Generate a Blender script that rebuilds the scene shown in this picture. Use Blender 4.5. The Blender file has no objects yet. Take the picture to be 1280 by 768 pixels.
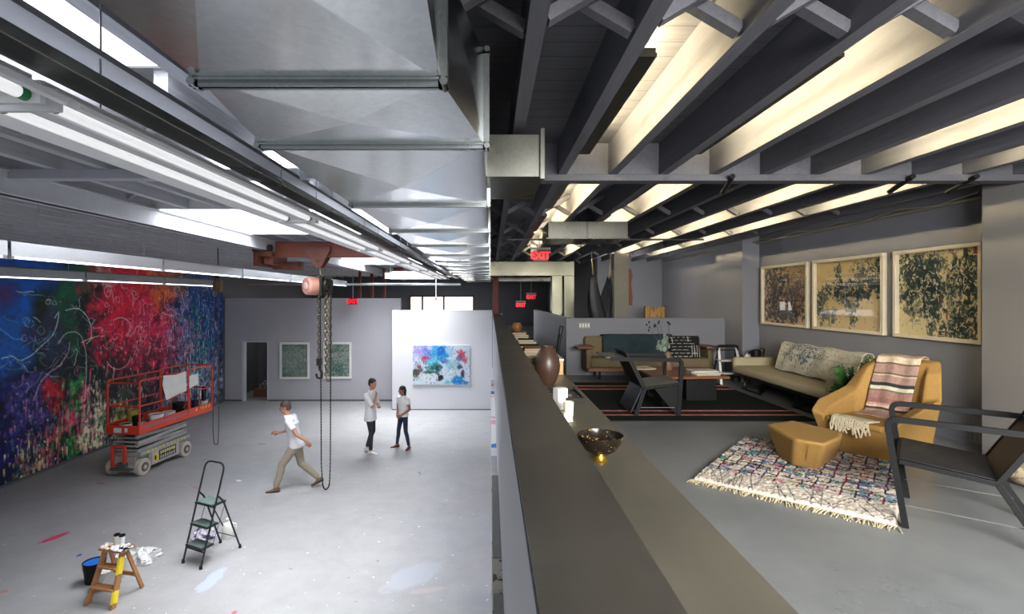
import bpy, math, random
import numpy as np
from mathutils import Vector, Matrix, Euler

random.seed(7)
RNG = np.random.default_rng(11)
SC = bpy.context.scene
COL = SC.collection
PI = math.pi
CAMZ, FPX, CU, CV = 3.8, 640.0, 613.0, 373.0     # level camera, 18 mm on a 36 mm sensor
LZ = 2.3                                          # lounge (mezzanine) floor level


def gz(u, v, z):
    """point of the photograph that lies on the level plane z"""
    y = FPX * (CAMZ - z) / (v - CV)
    return Vector(((u - CU) * y / FPX, y, z))


def gy(u, v, y):
    return Vector(((u - CU) * y / FPX, y, CAMZ - (v - CV) * y / FPX))


# ------------------------------------------------------------------ materials
def srgb(c):
    if isinstance(c, (int, float)):
        c = (c, c, c)
    if max(c) > 1.0:
        c = [x / 255.0 for x in c]
    return tuple((x / 12.92 if x <= 0.04045 else ((x + 0.055) / 1.055) ** 2.4) for x in c)


class NT:
    def __init__(self, name):
        self.m = bpy.data.materials.new(name)
        self.m.use_nodes = True
        self.t = self.m.node_tree
        self.b = self.t.nodes['Principled BSDF']
        self.out = self.t.nodes['Material Output']
        self._tc = None

    def n(self, kind, **kw):
        nd = self.t.nodes.new(kind)
        for k, v in kw.items():
            if k.startswith('i_'):
                nd.inputs[k[2:].replace('_', ' ')].default_value = v
            else:
                setattr(nd, k, v)
        return nd

    def l(self, a, b):
        self.t.links.new(a, b)

    def co(self, kind='Object'):
        if self._tc is None:
            self._tc = self.n('ShaderNodeTexCoord')
        return self._tc.outputs[kind]

    def noise(self, scale, detail=4, rough=.55, vec=None, stretch=None, dist=0.0):
        v = vec or self.co()
        if stretch:
            mp = self.n('ShaderNodeMapping')
            mp.inputs['Scale'].default_value = stretch
            self.l(v, mp.inputs['Vector'])
            v = mp.outputs['Vector']
        nz = self.n('ShaderNodeTexNoise')
        nz.inputs['Scale'].default_value = scale
        nz.inputs['Detail'].default_value = detail
        nz.inputs['Roughness'].default_value = rough
        nz.inputs['Distortion'].default_value = dist
        self.l(v, nz.inputs['Vector'])
        return nz.outputs['Fac']

    def ramp(self, fac, stops):
        r = self.n('ShaderNodeValToRGB')
        els = r.color_ramp.elements
        while len(els) < len(stops):
            els.new(0.5)
        for e, (p, c) in zip(els, stops):
            e.position = p
            if isinstance(c, (int, float)):
                c = (c, c, c)
            e.color = tuple(c)[:3] + (1,)
        self.l(fac, r.inputs['Fac'])
        return r.outputs['Color']

    def mix(self, fac, a, b, mode='MIX'):
        x = self.n('ShaderNodeMix', data_type='RGBA', blend_type=mode)
        for sock, val in ((x.inputs['Factor'], fac), (x.inputs['A'], a), (x.inputs['B'], b)):
            pass
        ins = [s for s in x.inputs if s.enabled]
        fi, ai, bi = ins[0], ins[1], ins[2]
        for s, val in ((fi, fac), (ai, a), (bi, b)):
            if hasattr(val, 'links'):
                self.l(val, s)
            elif isinstance(val, (int, float)):
                s.default_value = val
            else:
                s.default_value = tuple(val)[:3] + (1,)
        return [o for o in x.outputs if o.enabled][0]

    def math(self, op, a, b=None, clamp=False):
        x = self.n('ShaderNodeMath', operation=op)
        x.use_clamp = clamp
        for i, val in enumerate((a, b)):
            if val is None:
                continue
            if hasattr(val, 'links'):
                self.l(val, x.inputs[i])
            else:
                x.inputs[i].default_value = val
        return x.outputs[0]

    def bump(self, h, strength=.2, dist=.01):
        b = self.n('ShaderNodeBump')
        b.inputs['Strength'].default_value = strength
        b.inputs['Distance'].default_value = dist
        self.l(h, b.inputs['Height'])
        self.l(b.outputs['Normal'], self.b.inputs['Normal'])

    def set(self, color=None, rough=None, metal=None, spec=None):
        for key, val in (('Base Color', color), ('Roughness', rough), ('Metallic', metal), ('Specular IOR Level', spec)):
            if val is None:
                continue
            s = self.b.inputs[key]
            if hasattr(val, 'links'):
                self.l(val, s)
            elif key == 'Base Color':
                s.default_value = tuple(val)[:3] + (1,)
            else:
                s.default_value = val
        return self.m


def mul(c, k):
    return tuple(min(1, x * k) for x in c)


MATS = {}


def plain(name, col, rough=.5, metal=0.0, var=.12, scale=6.0, stretch=None, bump=0.0, spec=None):
    """painted / plain surface with a little procedural mottling"""
    if name in MATS:
        return MATS[name]
    t = NT(name)
    c = srgb(col)
    f = t.noise(scale, 5, stretch=stretch)
    colr = t.ramp(f, [(.3, mul(c, 1 - var)), (.7, mul(c, 1 + var))])
    t.set(colr, rough, metal, spec)
    if bump:
        t.bump(f, bump)
    MATS[name] = t.m
    return t.m


def glow(name, col, strength):
    if name in MATS:
        return MATS[name]
    t = NT(name)
    c = srgb(col)
    t.set(c, .4)
    t.b.inputs['Emission Color'].default_value = c + (1,)
    t.b.inputs['Emission Strength'].default_value = strength
    MATS[name] = t.m
    return t.m


def vcol(name, rough=.6, bump=0.0, scale=300, spec=None, var=.12):
    """surface whose pattern is stored in the mesh's colour attribute"""
    if name in MATS:
        return MATS[name]
    t = NT(name)
    a = t.n('ShaderNodeAttribute', attribute_name='Col')
    f = t.noise(scale, 3)
    g = t.ramp(f, [(.3, 1 - var), (.7, 1.0)])
    c = t.mix(1.0, a.outputs['Color'], g, 'MULTIPLY')
    t.set(c, rough, 0, spec)
    if bump:
        t.bump(f, bump)
    MATS[name] = t.m
    return t.m


# ------------------------------------------------------------------ mesh collector
class MB:
    def __init__(self):
        self.v, self.f = [], []

    def add(self, verts, faces):
        o = len(self.v)
        self.v += [tuple(p) for p in verts]
        self.f += [tuple(i + o for i in f) for f in faces]
        return self

    def box(self, x0, x1, y0, y1, z0, z1, M=None):
        p = [Vector(q) for q in ((x0, y0, z0), (x1, y0, z0), (x1, y1, z0), (x0, y1, z0),
                                 (x0, y0, z1), (x1, y0, z1), (x1, y1, z1), (x0, y1, z1))]
        if M is not None:
            p = [M @ q for q in p]
        return self.add(p, [(3, 2, 1, 0), (4, 5, 6, 7), (0, 1, 5, 4), (1, 2, 6, 5), (2, 3, 7, 6), (3, 0, 4, 7)])

    def bar(self, a, b, w, h, up=(0, 0, 1)):
        """rectangular bar from a to b; w across, h along up"""
        a, b = Vector(a), Vector(b)
        d = (b - a).normalized()
        up = Vector(up)
        if abs(d.dot(up)) > .98:
            up = Vector((0, 1, 0))
        s = d.cross(up).normalized()
        t = s.cross(d).normalized()
        p = []
        for q in (a, b):
            for i, j in ((-1, -1), (1, -1), (1, 1), (-1, 1)):
                p.append(q + s * (w / 2 * i) + t * (h / 2 * j))
        return self.add(p, [(3, 2, 1, 0), (4, 5, 6, 7), (0, 1, 5, 4), (1, 2, 6, 5), (2, 3, 7, 6), (3, 0, 4, 7)])

    def cyl(self, a, b, r0, r1=None, seg=12, caps=True):
        r1 = r0 if r1 is None else r1
        a, b = Vector(a), Vector(b)
        d = (b - a).normalized()
        s = d.orthogonal().normalized()
        t = d.cross(s)
        p = []
        for q, r in ((a, r0), (b, r1)):
            for i in range(seg):
                th = 2 * PI * i / seg
                p.append(q + (s * math.cos(th) + t * math.sin(th)) * r)
        f = [(i, (i + 1) % seg, seg + (i + 1) % seg, seg + i) for i in range(seg)]
        if caps:
            f.append(tuple(range(seg - 1, -1, -1)))
            f.append(tuple(range(seg, 2 * seg)))
        return self.add(p, f)

    def tube(self, pts, r, seg=8, closed=False):
        pts = [Vector(p) for p in pts]
        n = len(pts)
        rr = r if hasattr(r, '__len__') else [r] * n
        rings = []
        s = None
        for i, p in enumerate(pts):
            if closed:
                d = (pts[(i + 1) % n] - pts[i - 1]).normalized()
            else:
                d = (pts[min(i + 1, n - 1)] - pts[max(i - 1, 0)]).normalized()
            if s is None:
                s = d.orthogonal().normalized()
            s = (s - d * s.dot(d))
            s = s.normalized() if s.length > 1e-6 else d.orthogonal().normalized()
            t = d.cross(s)
            rings.append([p + (s * math.cos(2 * PI * k / seg) + t * math.sin(2 * PI * k / seg)) * rr[i] for k in range(seg)])
        v = [q for ring in rings for q in ring]
        f = []
        for i in range(n if closed else n - 1):
            j = (i + 1) % n
            for k in range(seg):
                f.append((i * seg + k, i * seg + (k + 1) % seg, j * seg + (k + 1) % seg, j * seg + k))
        if not closed:
            f.append(tuple(range(seg - 1, -1, -1)))
            f.append(tuple(range((n - 1) * seg, n * seg)))
        return self.add(v, f)

    def lathe(self, prof, o=(0, 0, 0), seg=24, sx=1.0, sy=1.0):
        """prof: list of (r, z)"""
        o = Vector(o)
        v, f = [], []
        for r, z in prof:
            for k in range(seg):
                th = 2 * PI * k / seg
                v.append(o + Vector((r * math.cos(th) * sx, r * math.sin(th) * sy, z)))
        for i in range(len(prof) - 1):
            for k in range(seg):
                f.append((i * seg + k, i * seg + (k + 1) % seg, (i + 1) * seg + (k + 1) % seg, (i + 1) * seg + k))
        if prof[0][0] > 1e-5:
            f.append(tuple(range(seg - 1, -1, -1)))
        if prof[-1][0] > 1e-5:
            f.append(tuple(range((len(prof) - 1) * seg, len(prof) * seg)))
        return self.add(v, f)

    def prism(self, poly, a, b, axis='z'):
        """extrude the 2-D polygon between a and b along the axis"""
        n = len(poly)

        def P(p, w):
            return (p[0], p[1], w) if axis == 'z' else ((p[0], w, p[1]) if axis == 'y' else (w, p[0], p[1]))
        v = [P(p, a) for p in poly] + [P(p, b) for p in poly]
        f = [(i, (i + 1) % n, n + (i + 1) % n, n + i) for i in range(n)]
        f += [tuple(range(n - 1, -1, -1)), tuple(range(n, 2 * n))]
        return self.add(v, f)

    def loft(self, rings, caps=True):
        n = len(rings[0])
        v = [q for r in rings for q in r]
        f = []
        for i in range(len(rings) - 1):
            for k in range(n):
                f.append((i * n + k, i * n + (k + 1) % n, (i + 1) * n + (k + 1) % n, (i + 1) * n + k))
        if caps:
            f += [tuple(range(n - 1, -1, -1)), tuple(range((len(rings) - 1) * n, len(rings) * n))]
        return self.add(v, f)

    def ball(self, c, rx, ry=None, rz=None, seg=14, rings=9, M=None):
        ry = rx if ry is None else ry
        rz = rx if rz is None else rz
        c = Vector(c)
        v = []
        for i in range(rings + 1):
            ph = PI * i / rings
            for k in range(seg):
                th = 2 * PI * k / seg
                q = Vector((rx * math.sin(ph) * math.cos(th), ry * math.sin(ph) * math.sin(th), -rz * math.cos(ph)))
                if M is not None:
                    q = M @ q
                v.append(c + q)
        f = [(i * seg + k, i * seg + (k + 1) % seg, (i + 1) * seg + (k + 1) % seg, (i + 1) * seg + k)
             for i in range(rings) for k in range(seg)]
        return self.add(v, f)

    def capsule(self, a, ra, b, rb, seg=12):
        self.cyl(a, b, ra, rb, seg)
        self.ball(a, ra, seg=seg, rings=8)
        self.ball(b, rb, seg=seg, rings=8)
        return self

    def torus(self, c, R, r, M=None, seg=12, rs=6, stretch=(1, 1, 1)):
        pts = []
        for i in range(seg):
            th = 2 * PI * i / seg
            q = Vector((R * math.cos(th) * stretch[0], R * math.sin(th) * stretch[1], 0))
            if M is not None:
                q = M @ q
            pts.append(Vector(c) + q)
        return self.tube(pts, r, rs, closed=True)

    def quad(self, a, b, c, d):
        return self.add([a, b, c, d], [(0, 1, 2, 3)])

    def build(self, name, mat, parent=None, bevel=0, smooth=True, angle=38, fix=True, sub=0):
        me = bpy.data.meshes.new(name)
        me.from_pydata([tuple(p) for p in self.v], [], self.f)
        me.update()
        if fix:
            import bmesh
            bm = bmesh.new()
            bm.from_mesh(me)
            bmesh.ops.remove_doubles(bm, verts=bm.verts, dist=1e-6)
            bmesh.ops.recalc_face_normals(bm, faces=bm.faces)
            bm.to_mesh(me)
            bm.free()
        if smooth:
            me.polygons.foreach_set('use_smooth', [True] * len(me.polygons))
            me.set_sharp_from_angle(angle=math.radians(angle))
        if mat is not None:
            me.materials.append(mat)
        o = bpy.data.objects.new(name, me)
        COL.objects.link(o)
        if parent is not None:
            o.parent = parent
        if bevel:
            m = o.modifiers.new('Bevel', 'BEVEL')
            m.width = bevel
            m.segments = 2
            m.limit_method = 'ANGLE'
            m.angle_limit = math.radians(40)
        if sub:
            m = o.modifiers.new('Subdivision', 'SUBSURF')
            m.levels = m.render_levels = sub
        return o


def tag(o, label=None, cat=None, group=None, kind=None):
    if label:
        o['label'] = label
    if cat:
        o['category'] = cat
    if group:
        o['group'] = group
    if kind:
        o['kind'] = kind
    return o


def thing(name, label, cat, loc=(0, 0, 0), rz=0.0, group=None):
    o = bpy.data.objects.new(name, None)
    o.empty_display_size = .1
    COL.objects.link(o)
    o.location = loc
    o.rotation_euler = (0, 0, rz)
    return tag(o, label, cat, group)


def dup(root, loc=None, rz=None, label=None, group=None):
    r = root.copy()
    COL.objects.link(r)
    if loc is not None:
        r.location = loc
    if rz is not None:
        r.rotation_euler = (0, 0, rz)
    if label:
        r['label'] = label
    if group:
        r['group'] = group
    for ch in list(root.children):
        c = ch.copy()
        COL.objects.link(c)
        c.parent = r
        for g in list(ch.children):
            d = g.copy()
            COL.objects.link(d)
            d.parent = c
    return r


def struct(name, mb, mat, **kw):
    o = mb.build(name, mat, None, **kw)
    o['kind'] = 'structure'
    return o


ORD = ['first', 'second', 'third', 'fourth', 'fifth', 'sixth', 'seventh', 'eighth', 'ninth', 'tenth', 'eleventh',
       'twelfth', 'thirteenth', 'fourteenth', 'fifteenth', 'sixteenth', 'seventeenth', 'eighteenth', 'nineteenth',
       'twentieth', 'twenty-first', 'twenty-second', 'twenty-third', 'twenty-fourth', 'twenty-fifth']


def arc(c, r, a0, a1, n, ax=(1, 0, 0), ay=(0, 0, 1)):
    c, ax, ay = Vector(c), Vector(ax), Vector(ay)
    return [c + ax * (r * math.cos(a0 + (a1 - a0) * i / n)) + ay * (r * math.sin(a0 + (a1 - a0) * i / n)) for i in range(n + 1)]


def rounded(pts, r, n=5):
    """round the corners of an open polyline"""
    pts = [Vector(p) for p in pts]
    out = [pts[0]]
    for i in range(1, len(pts) - 1):
        a, b, c = pts[i - 1], pts[i], pts[i + 1]
        d1, d2 = (a - b), (c - b)
        k = min(r, d1.length * .45, d2.length * .45)
        p, q = b + d1.normalized() * k, b + d2.normalized() * k
        for j in range(n + 1):
            t = j / n
            out.append(p * (1 - t) ** 2 + b * 2 * t * (1 - t) + q * t * t)
    out.append(pts[-1])
    return out


# ------------------------------------------------------------------ painted grids (abstract canvases, woven rugs)
class Canvas:
    def __init__(self, w, h, base):
        self.w, self.h = w, h
        self.a = np.ones((h, w, 3)) * (np.array(base, float) / 255.0)
        self.yy, self.xx = np.mgrid[0:h, 0:w]

    def fnoise(self, cells, seed=0, octaves=3):
        """smooth value noise, cells = lattice cells across the height"""
        r = np.random.default_rng(seed)
        out = np.zeros((self.h, self.w))
        amp, tot = 1.0, 0.0
        for o in range(octaves):
            ny = max(2, int(cells * 2 ** o))
            nx = max(2, int(ny * self.w / self.h))
            g = r.random((ny + 2, nx + 2))
            fy = self.yy / self.h * ny
            fx = self.xx / self.w * nx
            iy, ix = fy.astype(int), fx.astype(int)
            ty, tx = fy - iy, fx - ix
            ty, tx = ty * ty * (3 - 2 * ty), tx * tx * (3 - 2 * tx)
            out += amp * ((g[iy, ix] * (1 - tx) + g[iy, ix + 1] * tx) * (1 - ty) + (g[iy + 1, ix] * (1 - tx) + g[iy + 1, ix + 1] * tx) * ty)
            tot += amp
            amp *= .55
        return out / tot

    def blob(self, x, y, rx, ry, col, alpha=1.0, rag=.9, seed=0, cells=8, soft=.35):
        """ragged patch of paint, position and radius as fractions"""
        d = np.sqrt(((self.xx / self.w - x) / rx) ** 2 + ((self.yy / self.h - y) / ry) ** 2)
        d = d + (self.fnoise(cells, seed, 4) - .5) * 2 * rag
        m = np.clip((1 - d) / soft, 0, 1) * alpha
        self.a += (np.array(col) / 255.0 - self.a) * m[..., None]

    def dab(self, px, py, rx, ry, col, alpha=1.0):
        x0, x1 = max(0, int(px - rx - 1)), min(self.w, int(px + rx + 2))
        y0, y1 = max(0, int(py - ry - 1)), min(self.h, int(py + ry + 2))
        if x0 >= x1 or y0 >= y1:
            return
        d = ((self.xx[y0:y1, x0:x1] - px) / max(rx, .5)) ** 2 + ((self.yy[y0:y1, x0:x1] - py) / max(ry, .5)) ** 2
        m = np.clip((1.15 - d) * 2, 0, 1) * alpha
        self.a[y0:y1, x0:x1] += (np.array(col) / 255.0 - self.a[y0:y1, x0:x1]) * m[..., None]

    def line(self, pts, r, col, alpha=1.0):
        """pts in grid units"""
        for (xa, ya), (xb, yb) in zip(pts, pts[1:]):
            n = max(1, int(math.hypot(xb - xa, yb - ya) / max(.7, r * .8)))
            for i in range(n):
                t = i / n
                self.dab(xa + (xb - xa) * t, ya + (yb - ya) * t, r, r, col, alpha)

    def scribble(self, x, y, size, col, r=.7, turns=3, alpha=.8, rnd=random):
        pts = []
        px, py, th = x, y, rnd.uniform(0, 6.28)
        curv = rnd.uniform(-.35, .35)
        for i in range(int(turns * 12)):
            curv += rnd.uniform(-.09, .09)
            curv *= .96
            th += curv
            px += math.cos(th) * size / 10
            py += math.sin(th) * size / 10
            pts.append((px, py))
        self.line(pts, r, col, alpha)

    def mesh(self, name, origin, du, dv, mat, parent=None, relief=None, normal=None):
        """grid mesh; row 0 is the top. origin = top-left corner, du = full width vector, dv = full height vector (downwards)"""
        h, w = self.h, self.w
        o, du, dv = np.array(origin, float), np.array(du, float), np.array(dv, float)
        U = (self.xx / (w - 1))[..., None]
        V = (self.yy / (h - 1))[..., None]
        P = o + U * du + V * dv
        if relief is not None:
            P = P + relief[..., None] * np.array(normal, float)
        P = P.reshape(-1, 3)
        me = bpy.data.meshes.new(name)
        idx = np.arange(h * w).reshape(h, w)
        q = np.stack([idx[:-1, :-1], idx[1:, :-1], idx[1:, 1:], idx[:-1, 1:]], -1).reshape(-1, 4)
        me.vertices.add(h * w)
        me.vertices.foreach_set('co', P.ravel())
        me.loops.add(q.size)
        me.loops.foreach_set('vertex_index', q.ravel().astype(np.int32))
        me.polygons.add(len(q))
        me.polygons.foreach_set('loop_start', np.arange(0, q.size, 4, dtype=np.int32))
        me.update(calc_edges=True)
        me.validate()
        c = np.clip(self.a, 0, 1).reshape(-1, 3)
        lin = np.where(c <= .04045, c / 12.92, ((c + .055) / 1.055) ** 2.4)
        ca = me.color_attributes.new('Col', 'FLOAT_COLOR', 'POINT')
        ca.data.foreach_set('color', np.concatenate([lin, np.ones((len(lin), 1))], 1).astype(np.float32).ravel())
        me.materials.append(mat)
        ob = bpy.data.objects.new(name, me)
        COL.objects.link(ob)
        if parent is not None:
            ob.parent = parent
        return ob
# ------------------------------------------------------------------ camera and world
cam_d = bpy.data.cameras.new('camera')
cam_d.sensor_width = 36.0
cam_d.lens = 18.0
cam_d.shift_x = 27.0 / 1280.0
cam_d.shift_y = -11.0 / 1280.0
cam_d.clip_start = .05
cam_d.clip_end = 200
cam = bpy.data.objects.new('camera', cam_d)
COL.objects.link(cam)
cam.location = (0, 0, CAMZ)
cam.rotation_euler = (PI / 2, 0, 0)
SC.camera = cam

W = bpy.data.worlds.new('world')
SC.world = W
W.use_nodes = True
W.node_tree.nodes['Background'].inputs['Color'].default_value = (.93, .96, 1.0, 1)
W.node_tree.nodes['Background'].inputs['Strength'].default_value = .55
SC.view_settings.view_transform = 'Standard'
SC.view_settings.look = 'None'
SC.view_settings.exposure = 0.0
SC.cycles.use_denoising = True
SC.cycles.max_bounces = 8
SC.cycles.diffuse_bounces = 4
SC.cycles.glossy_bounces = 4
SC.cycles.transparent_max_bounces = 6
SC.cycles.sample_clamp_indirect = 6.0
SC.cycles.caustics_reflective = False
SC.cycles.caustics_refractive = False


# ------------------------------------------------------------------ setting materials
def mat_gallery_floor():
    t = NT('gallery_concrete')
    co = t.co()
    n1 = t.noise(.35, 5, .6)
    n2 = t.noise(3.0, 6, .7)
    base = t.ramp(n1, [(.3, srgb((150, 150, 151))), (.7, srgb((172, 172, 173)))])
    fine = t.ramp(n2, [(.3, .86), (.7, 1.0)])
    c = t.mix(1.0, base, fine, 'MULTIPLY')
    # cooler, bluish wash in the middle
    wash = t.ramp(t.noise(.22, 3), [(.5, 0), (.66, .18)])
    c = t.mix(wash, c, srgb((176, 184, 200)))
    # small spatters of paint
    for scale, lo, col in ((9.0, .735, (235, 235, 235)), (7.0, .75, (90, 92, 98)), (5.0, .765, (150, 80, 96)), (15.0, .725, (228, 230, 236))):
        m = t.ramp(t.noise(scale, 2, .5, stretch=(1, 1.3, 1)), [(lo, 0), (lo + .02, .85)])
        c = t.mix(m, c, srgb(col))
    # larger smears: centre, half length along, half width, angle, colour, strength
    for (u0, v0, u1, v1, hw, col, k) in ((44, 682, 90, 664, .085, (196, 52, 84), 1), (95, 697, 103, 692, .035, (40, 70, 150), 1),
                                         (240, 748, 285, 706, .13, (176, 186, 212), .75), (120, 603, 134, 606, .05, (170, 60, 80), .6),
                                         (0, 742, 10, 738, .05, (190, 110, 90), .8), (290, 768, 296, 764, .04, (190, 80, 100), .9),
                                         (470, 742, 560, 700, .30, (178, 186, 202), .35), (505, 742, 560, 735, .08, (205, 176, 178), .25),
                                         (523, 590, 527, 594, .02, (70, 72, 80), .9), (320, 555, 336, 556, .03, (60, 62, 66), .8),
                                         (235, 606, 250, 612, .04, (170, 120, 120), .5), (198, 583, 210, 577, .04, (235, 235, 235), .8),
                                         (295, 600, 302, 602, .05, (240, 240, 240), .9), (66, 582, 92, 578, .05, (190, 170, 120), .7)):
        a, b = gz(u0, v0, 0), gz(u1, v1, 0)
        mid = (a + b) / 2
        ang = math.atan2(b.y - a.y, b.x - a.x)
        L = max((b - a).length / 2, hw)
        mp = t.n('ShaderNodeMapping', vector_type='TEXTURE')
        mp.inputs['Location'].default_value = (mid.x, mid.y, 0)
        mp.inputs['Rotation'].default_value = (0, 0, ang)
        mp.inputs['Scale'].default_value = (L, hw, 1)
        t.l(co, mp.inputs['Vector'])
        ln = t.n('ShaderNodeVectorMath', operation='LENGTH')
        t.l(mp.outputs['Vector'], ln.inputs[0])
        d = t.math('ADD', ln.outputs['Value'], t.math('MULTIPLY', t.noise(6.0, 4, .6), 1.1))
        m = t.ramp(d, [(.0, k), (.70, k), (.82, 0)])
        mr = t.n('ShaderNodeMapRange')
        t.l(d, mr.inputs['Value'])
        mr.inputs['From Min'].default_value = 1.2
        mr.inputs['From Max'].default_value = 1.45
        mr.inputs['To Min'].default_value = k
        mr.inputs['To Max'].default_value = 0
        c = t.mix(mr.outputs['Result'], c, srgb(col))
    rough = t.ramp(n1, [(.3, .38), (.7, .52)])
    t.set(c, rough, 0, .35)
    t.bump(n2, .05)
    return t.m


def mat_lounge_floor():
    t = NT('lounge_concrete')
    n1 = t.noise(.7, 6, .65)
    n2 = t.noise(9.0, 5, .7)
    c = t.ramp(n1, [(.3, srgb((108, 112, 115))), (.7, srgb((128, 132, 134)))])
    c = t.mix(1.0, c, t.ramp(n2, [(.3, .9), (.7, 1.0)]), 'MULTIPLY')
    t.set(c, t.ramp(n1, [(.3, .26), (.7, .42)]), 0, .5)
    t.bump(n2, .03)
    return t.m


def mat_wood_paint(name, col, var=.16, rough=.62):
    """painted timber with long grain along the object's Y axis"""
    if name in MATS:
        return MATS[name]
    t = NT(name)
    c = srgb(col)
    f = t.noise(5.0, 6, .65, stretch=(9, .55, 9))
    k = t.noise(2.2, 3, .5, stretch=(2, .7, 2))
    a = t.ramp(f, [(.3, mul(c, 1 - var)), (.7, mul(c, 1 + var))])
    b = t.ramp(k, [(.62, 1.0), (.74, .72)])
    t.set(t.mix(1.0, a, b, 'MULTIPLY'), rough)
    t.bump(f, .25, .004)
    MATS[name] = t.m
    return t.m


def mat_planks(name, col, pitch=.19):
    """boarded underside: seams run across, along X"""
    t = NT(name)
    c = srgb(col)
    sep = t.n('ShaderNodeSeparateXYZ')
    t.l(t.co(), sep.inputs[0])
    fr = t.math('FRACT', t.math('DIVIDE', sep.outputs['Y'], pitch))
    seam = t.ramp(fr, [(.0, .25), (.035, 1.0), (.96, 1.0), (1.0, .25)])
    f = t.noise(3.0, 5, .6, stretch=(.6, 8, 1))
    a = t.ramp(f, [(.3, mul(c, .85)), (.7, mul(c, 1.15))])
    t.set(t.mix(1.0, a, seam, 'MULTIPLY'), .65)
    t.bump(seam, .4, .006)
    return t.m


def mat_galv(name='galvanised_sheet', base=(222, 226, 228), rough=.20, var=.10):
    if name in MATS:
        return MATS[name]
    t = NT(name)
    c = srgb(base)
    v = t.n('ShaderNodeTexVoronoi')
    v.inputs['Scale'].default_value = 60
    t.l(t.co(), v.inputs['Vector'])
    sp = t.ramp(v.outputs['Color'], [(.2, mul(c, 1 - var * .5)), (.8, mul(c, 1 + var * .5))])
    n = t.noise(1.3, 4, .6)
    c2 = t.mix(1.0, sp, t.ramp(n, [(.3, 1 - var), (.7, 1.0)]), 'MULTIPLY')
    t.set(c2, t.ramp(n, [(.3, rough * .75), (.7, rough * 1.25)]), 1.0)
    MATS[name] = t.m
    return t.m


def mat_steel_dark():
    """blackened rolled steel of the parapet and counter: satin, cloudy"""
    t = NT('cold_rolled_steel')
    n = t.noise(1.6, 6, .65)
    n2 = t.noise(14, 4, .6, stretch=(1, .2, 1))
    c = t.ramp(n, [(.3, srgb((74, 73, 70))), (.7, srgb((98, 96, 92)))])
    t.set(t.mix(1.0, c, t.ramp(n2, [(.3, .9), (.7, 1.0)]), 'MULTIPLY'), t.ramp(n, [(.3, .34), (.7, .46)]), .65)
    return t.m


def mat_counter():
    t = NT('waxed_steel_counter')
    n = t.noise(1.2, 6, .6)
    n2 = t.noise(10, 4, .6, stretch=(1, .15, 1))
    c = t.ramp(n, [(.3, srgb((92, 90, 82))), (.7, srgb((112, 109, 99)))])
    t.set(t.mix(1.0, c, t.ramp(n2, [(.3, .9), (.7, 1.0)]), 'MULTIPLY'), .40, .45)
    return t.m


M_COUNTER = mat_counter()
M_GFLOOR = mat_gallery_floor()
M_LFLOOR = mat_lounge_floor()
M_WHITE = plain('white_wall_paint', (206, 207, 212), .7, var=.02, scale=1.5)
M_PALE = plain('pale_grey_wall_paint', (176, 176, 182), .7, var=.03, scale=1.2)
M_DARKW = plain('dark_grey_wall_paint', (92, 94, 99), .7, var=.04, scale=1.2)
M_LOUNGEW = plain('lounge_grey_wall_paint', (122, 124, 134), .62, var=.04, scale=1.3)
M_GJOIST = mat_wood_paint('gallery_joist_paint', (184, 185, 191))
M_GDECK = mat_planks('gallery_deck_boards', (146, 147, 152))
M_LJOIST = mat_wood_paint('lounge_joist_paint', (94, 95, 103))
M_LDECK = mat_planks('lounge_deck_boards', (96, 97, 104), .155)
M_GALV = mat_galv()
M_STEEL = mat_steel_dark()
M_BLACK = plain('black_painted_steel', (20, 21, 23), .5, var=.1, spec=.2)
M_BLACKF = plain('matt_black', (20, 20, 22), .8, var=.1)
M_OXIDE = plain('red_oxide_paint', (122, 52, 38), .55, var=.12)
M_GREYMET = plain('grey_painted_steel', (176, 179, 188), .5, var=.05)
M_SKY = glow('skylight_glass', (246, 249, 255), 5.5)
M_WELL = plain('skylight_well_white', (238, 238, 240), .7, var=.02)

# ------------------------------------------------------------------ floors, walls
X_L, X_R, Y_B = -9.80, 4.89, 28.0
struct('floor_gallery', MB().box(X_L, .08, -2.0, Y_B, -.2, 0), M_GFLOOR)
struct('floor_lounge', MB().box(.283, X_R, -2.0, Y_B, LZ - .25, LZ), M_LFLOOR)
struct('wall_left', MB().box(X_L - .2, X_L, -2.0, Y_B, 0, 5.3), M_DARKW)
struct('wall_right', MB().box(X_R, X_R + .2, -2.0, Y_B, LZ, 5.12), M_LOUNGEW)
# far end wall, with two window openings
b = MB()
ys = (Y_B, Y_B + .2)
wins = [(-8.2, -5.6, 2.4, 3.7), (-4.42, -.92, 2.4, 3.95)]
xs = X_L
for (x0, x1, z0, z1) in wins:
    b.box(xs, x0, *ys, 0, 5.3)
    b.box(x0, x1, *ys, 0, z0)
    b.box(x0, x1, *ys, z1, 5.3)
    xs = x1
b.box(xs, X_R, *ys, 0, 5.3)
struct('wall_back', b, M_DARKW)
M_DAY = glow('daylight_behind_glass', (255, 250, 242), 3.0)
M_WFRAME = plain('brown_window_frame', (104, 74, 52), .5)
for i, (x0, x1, z0, z1) in enumerate(wins):
    w = struct('window_%d' % (i + 1), MB().box(x0, x1, Y_B + .12, Y_B + .14, z0, z1), M_DAY)
    fr = MB()
    cuts = [x0, x0 + (x1 - x0) * .33, x0 + (x1 - x0) * .64, x1] if i == 0 else [x0 + .02, -3.72, -2.55, x1]
    for cx in cuts:
        fr.box(cx - .05, cx + .05, Y_B - .02, Y_B + .1, z0, z1)
    fr.box(x0 - .05, x1 + .05, Y_B - .02, Y_B + .1, z1 - .09, z1)
    fr.box(x0 - .05, x1 + .05, Y_B - .02, Y_B + .1, z0, z0 + .08)
    fr.build('window_frame', M_WFRAME, w)

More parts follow.
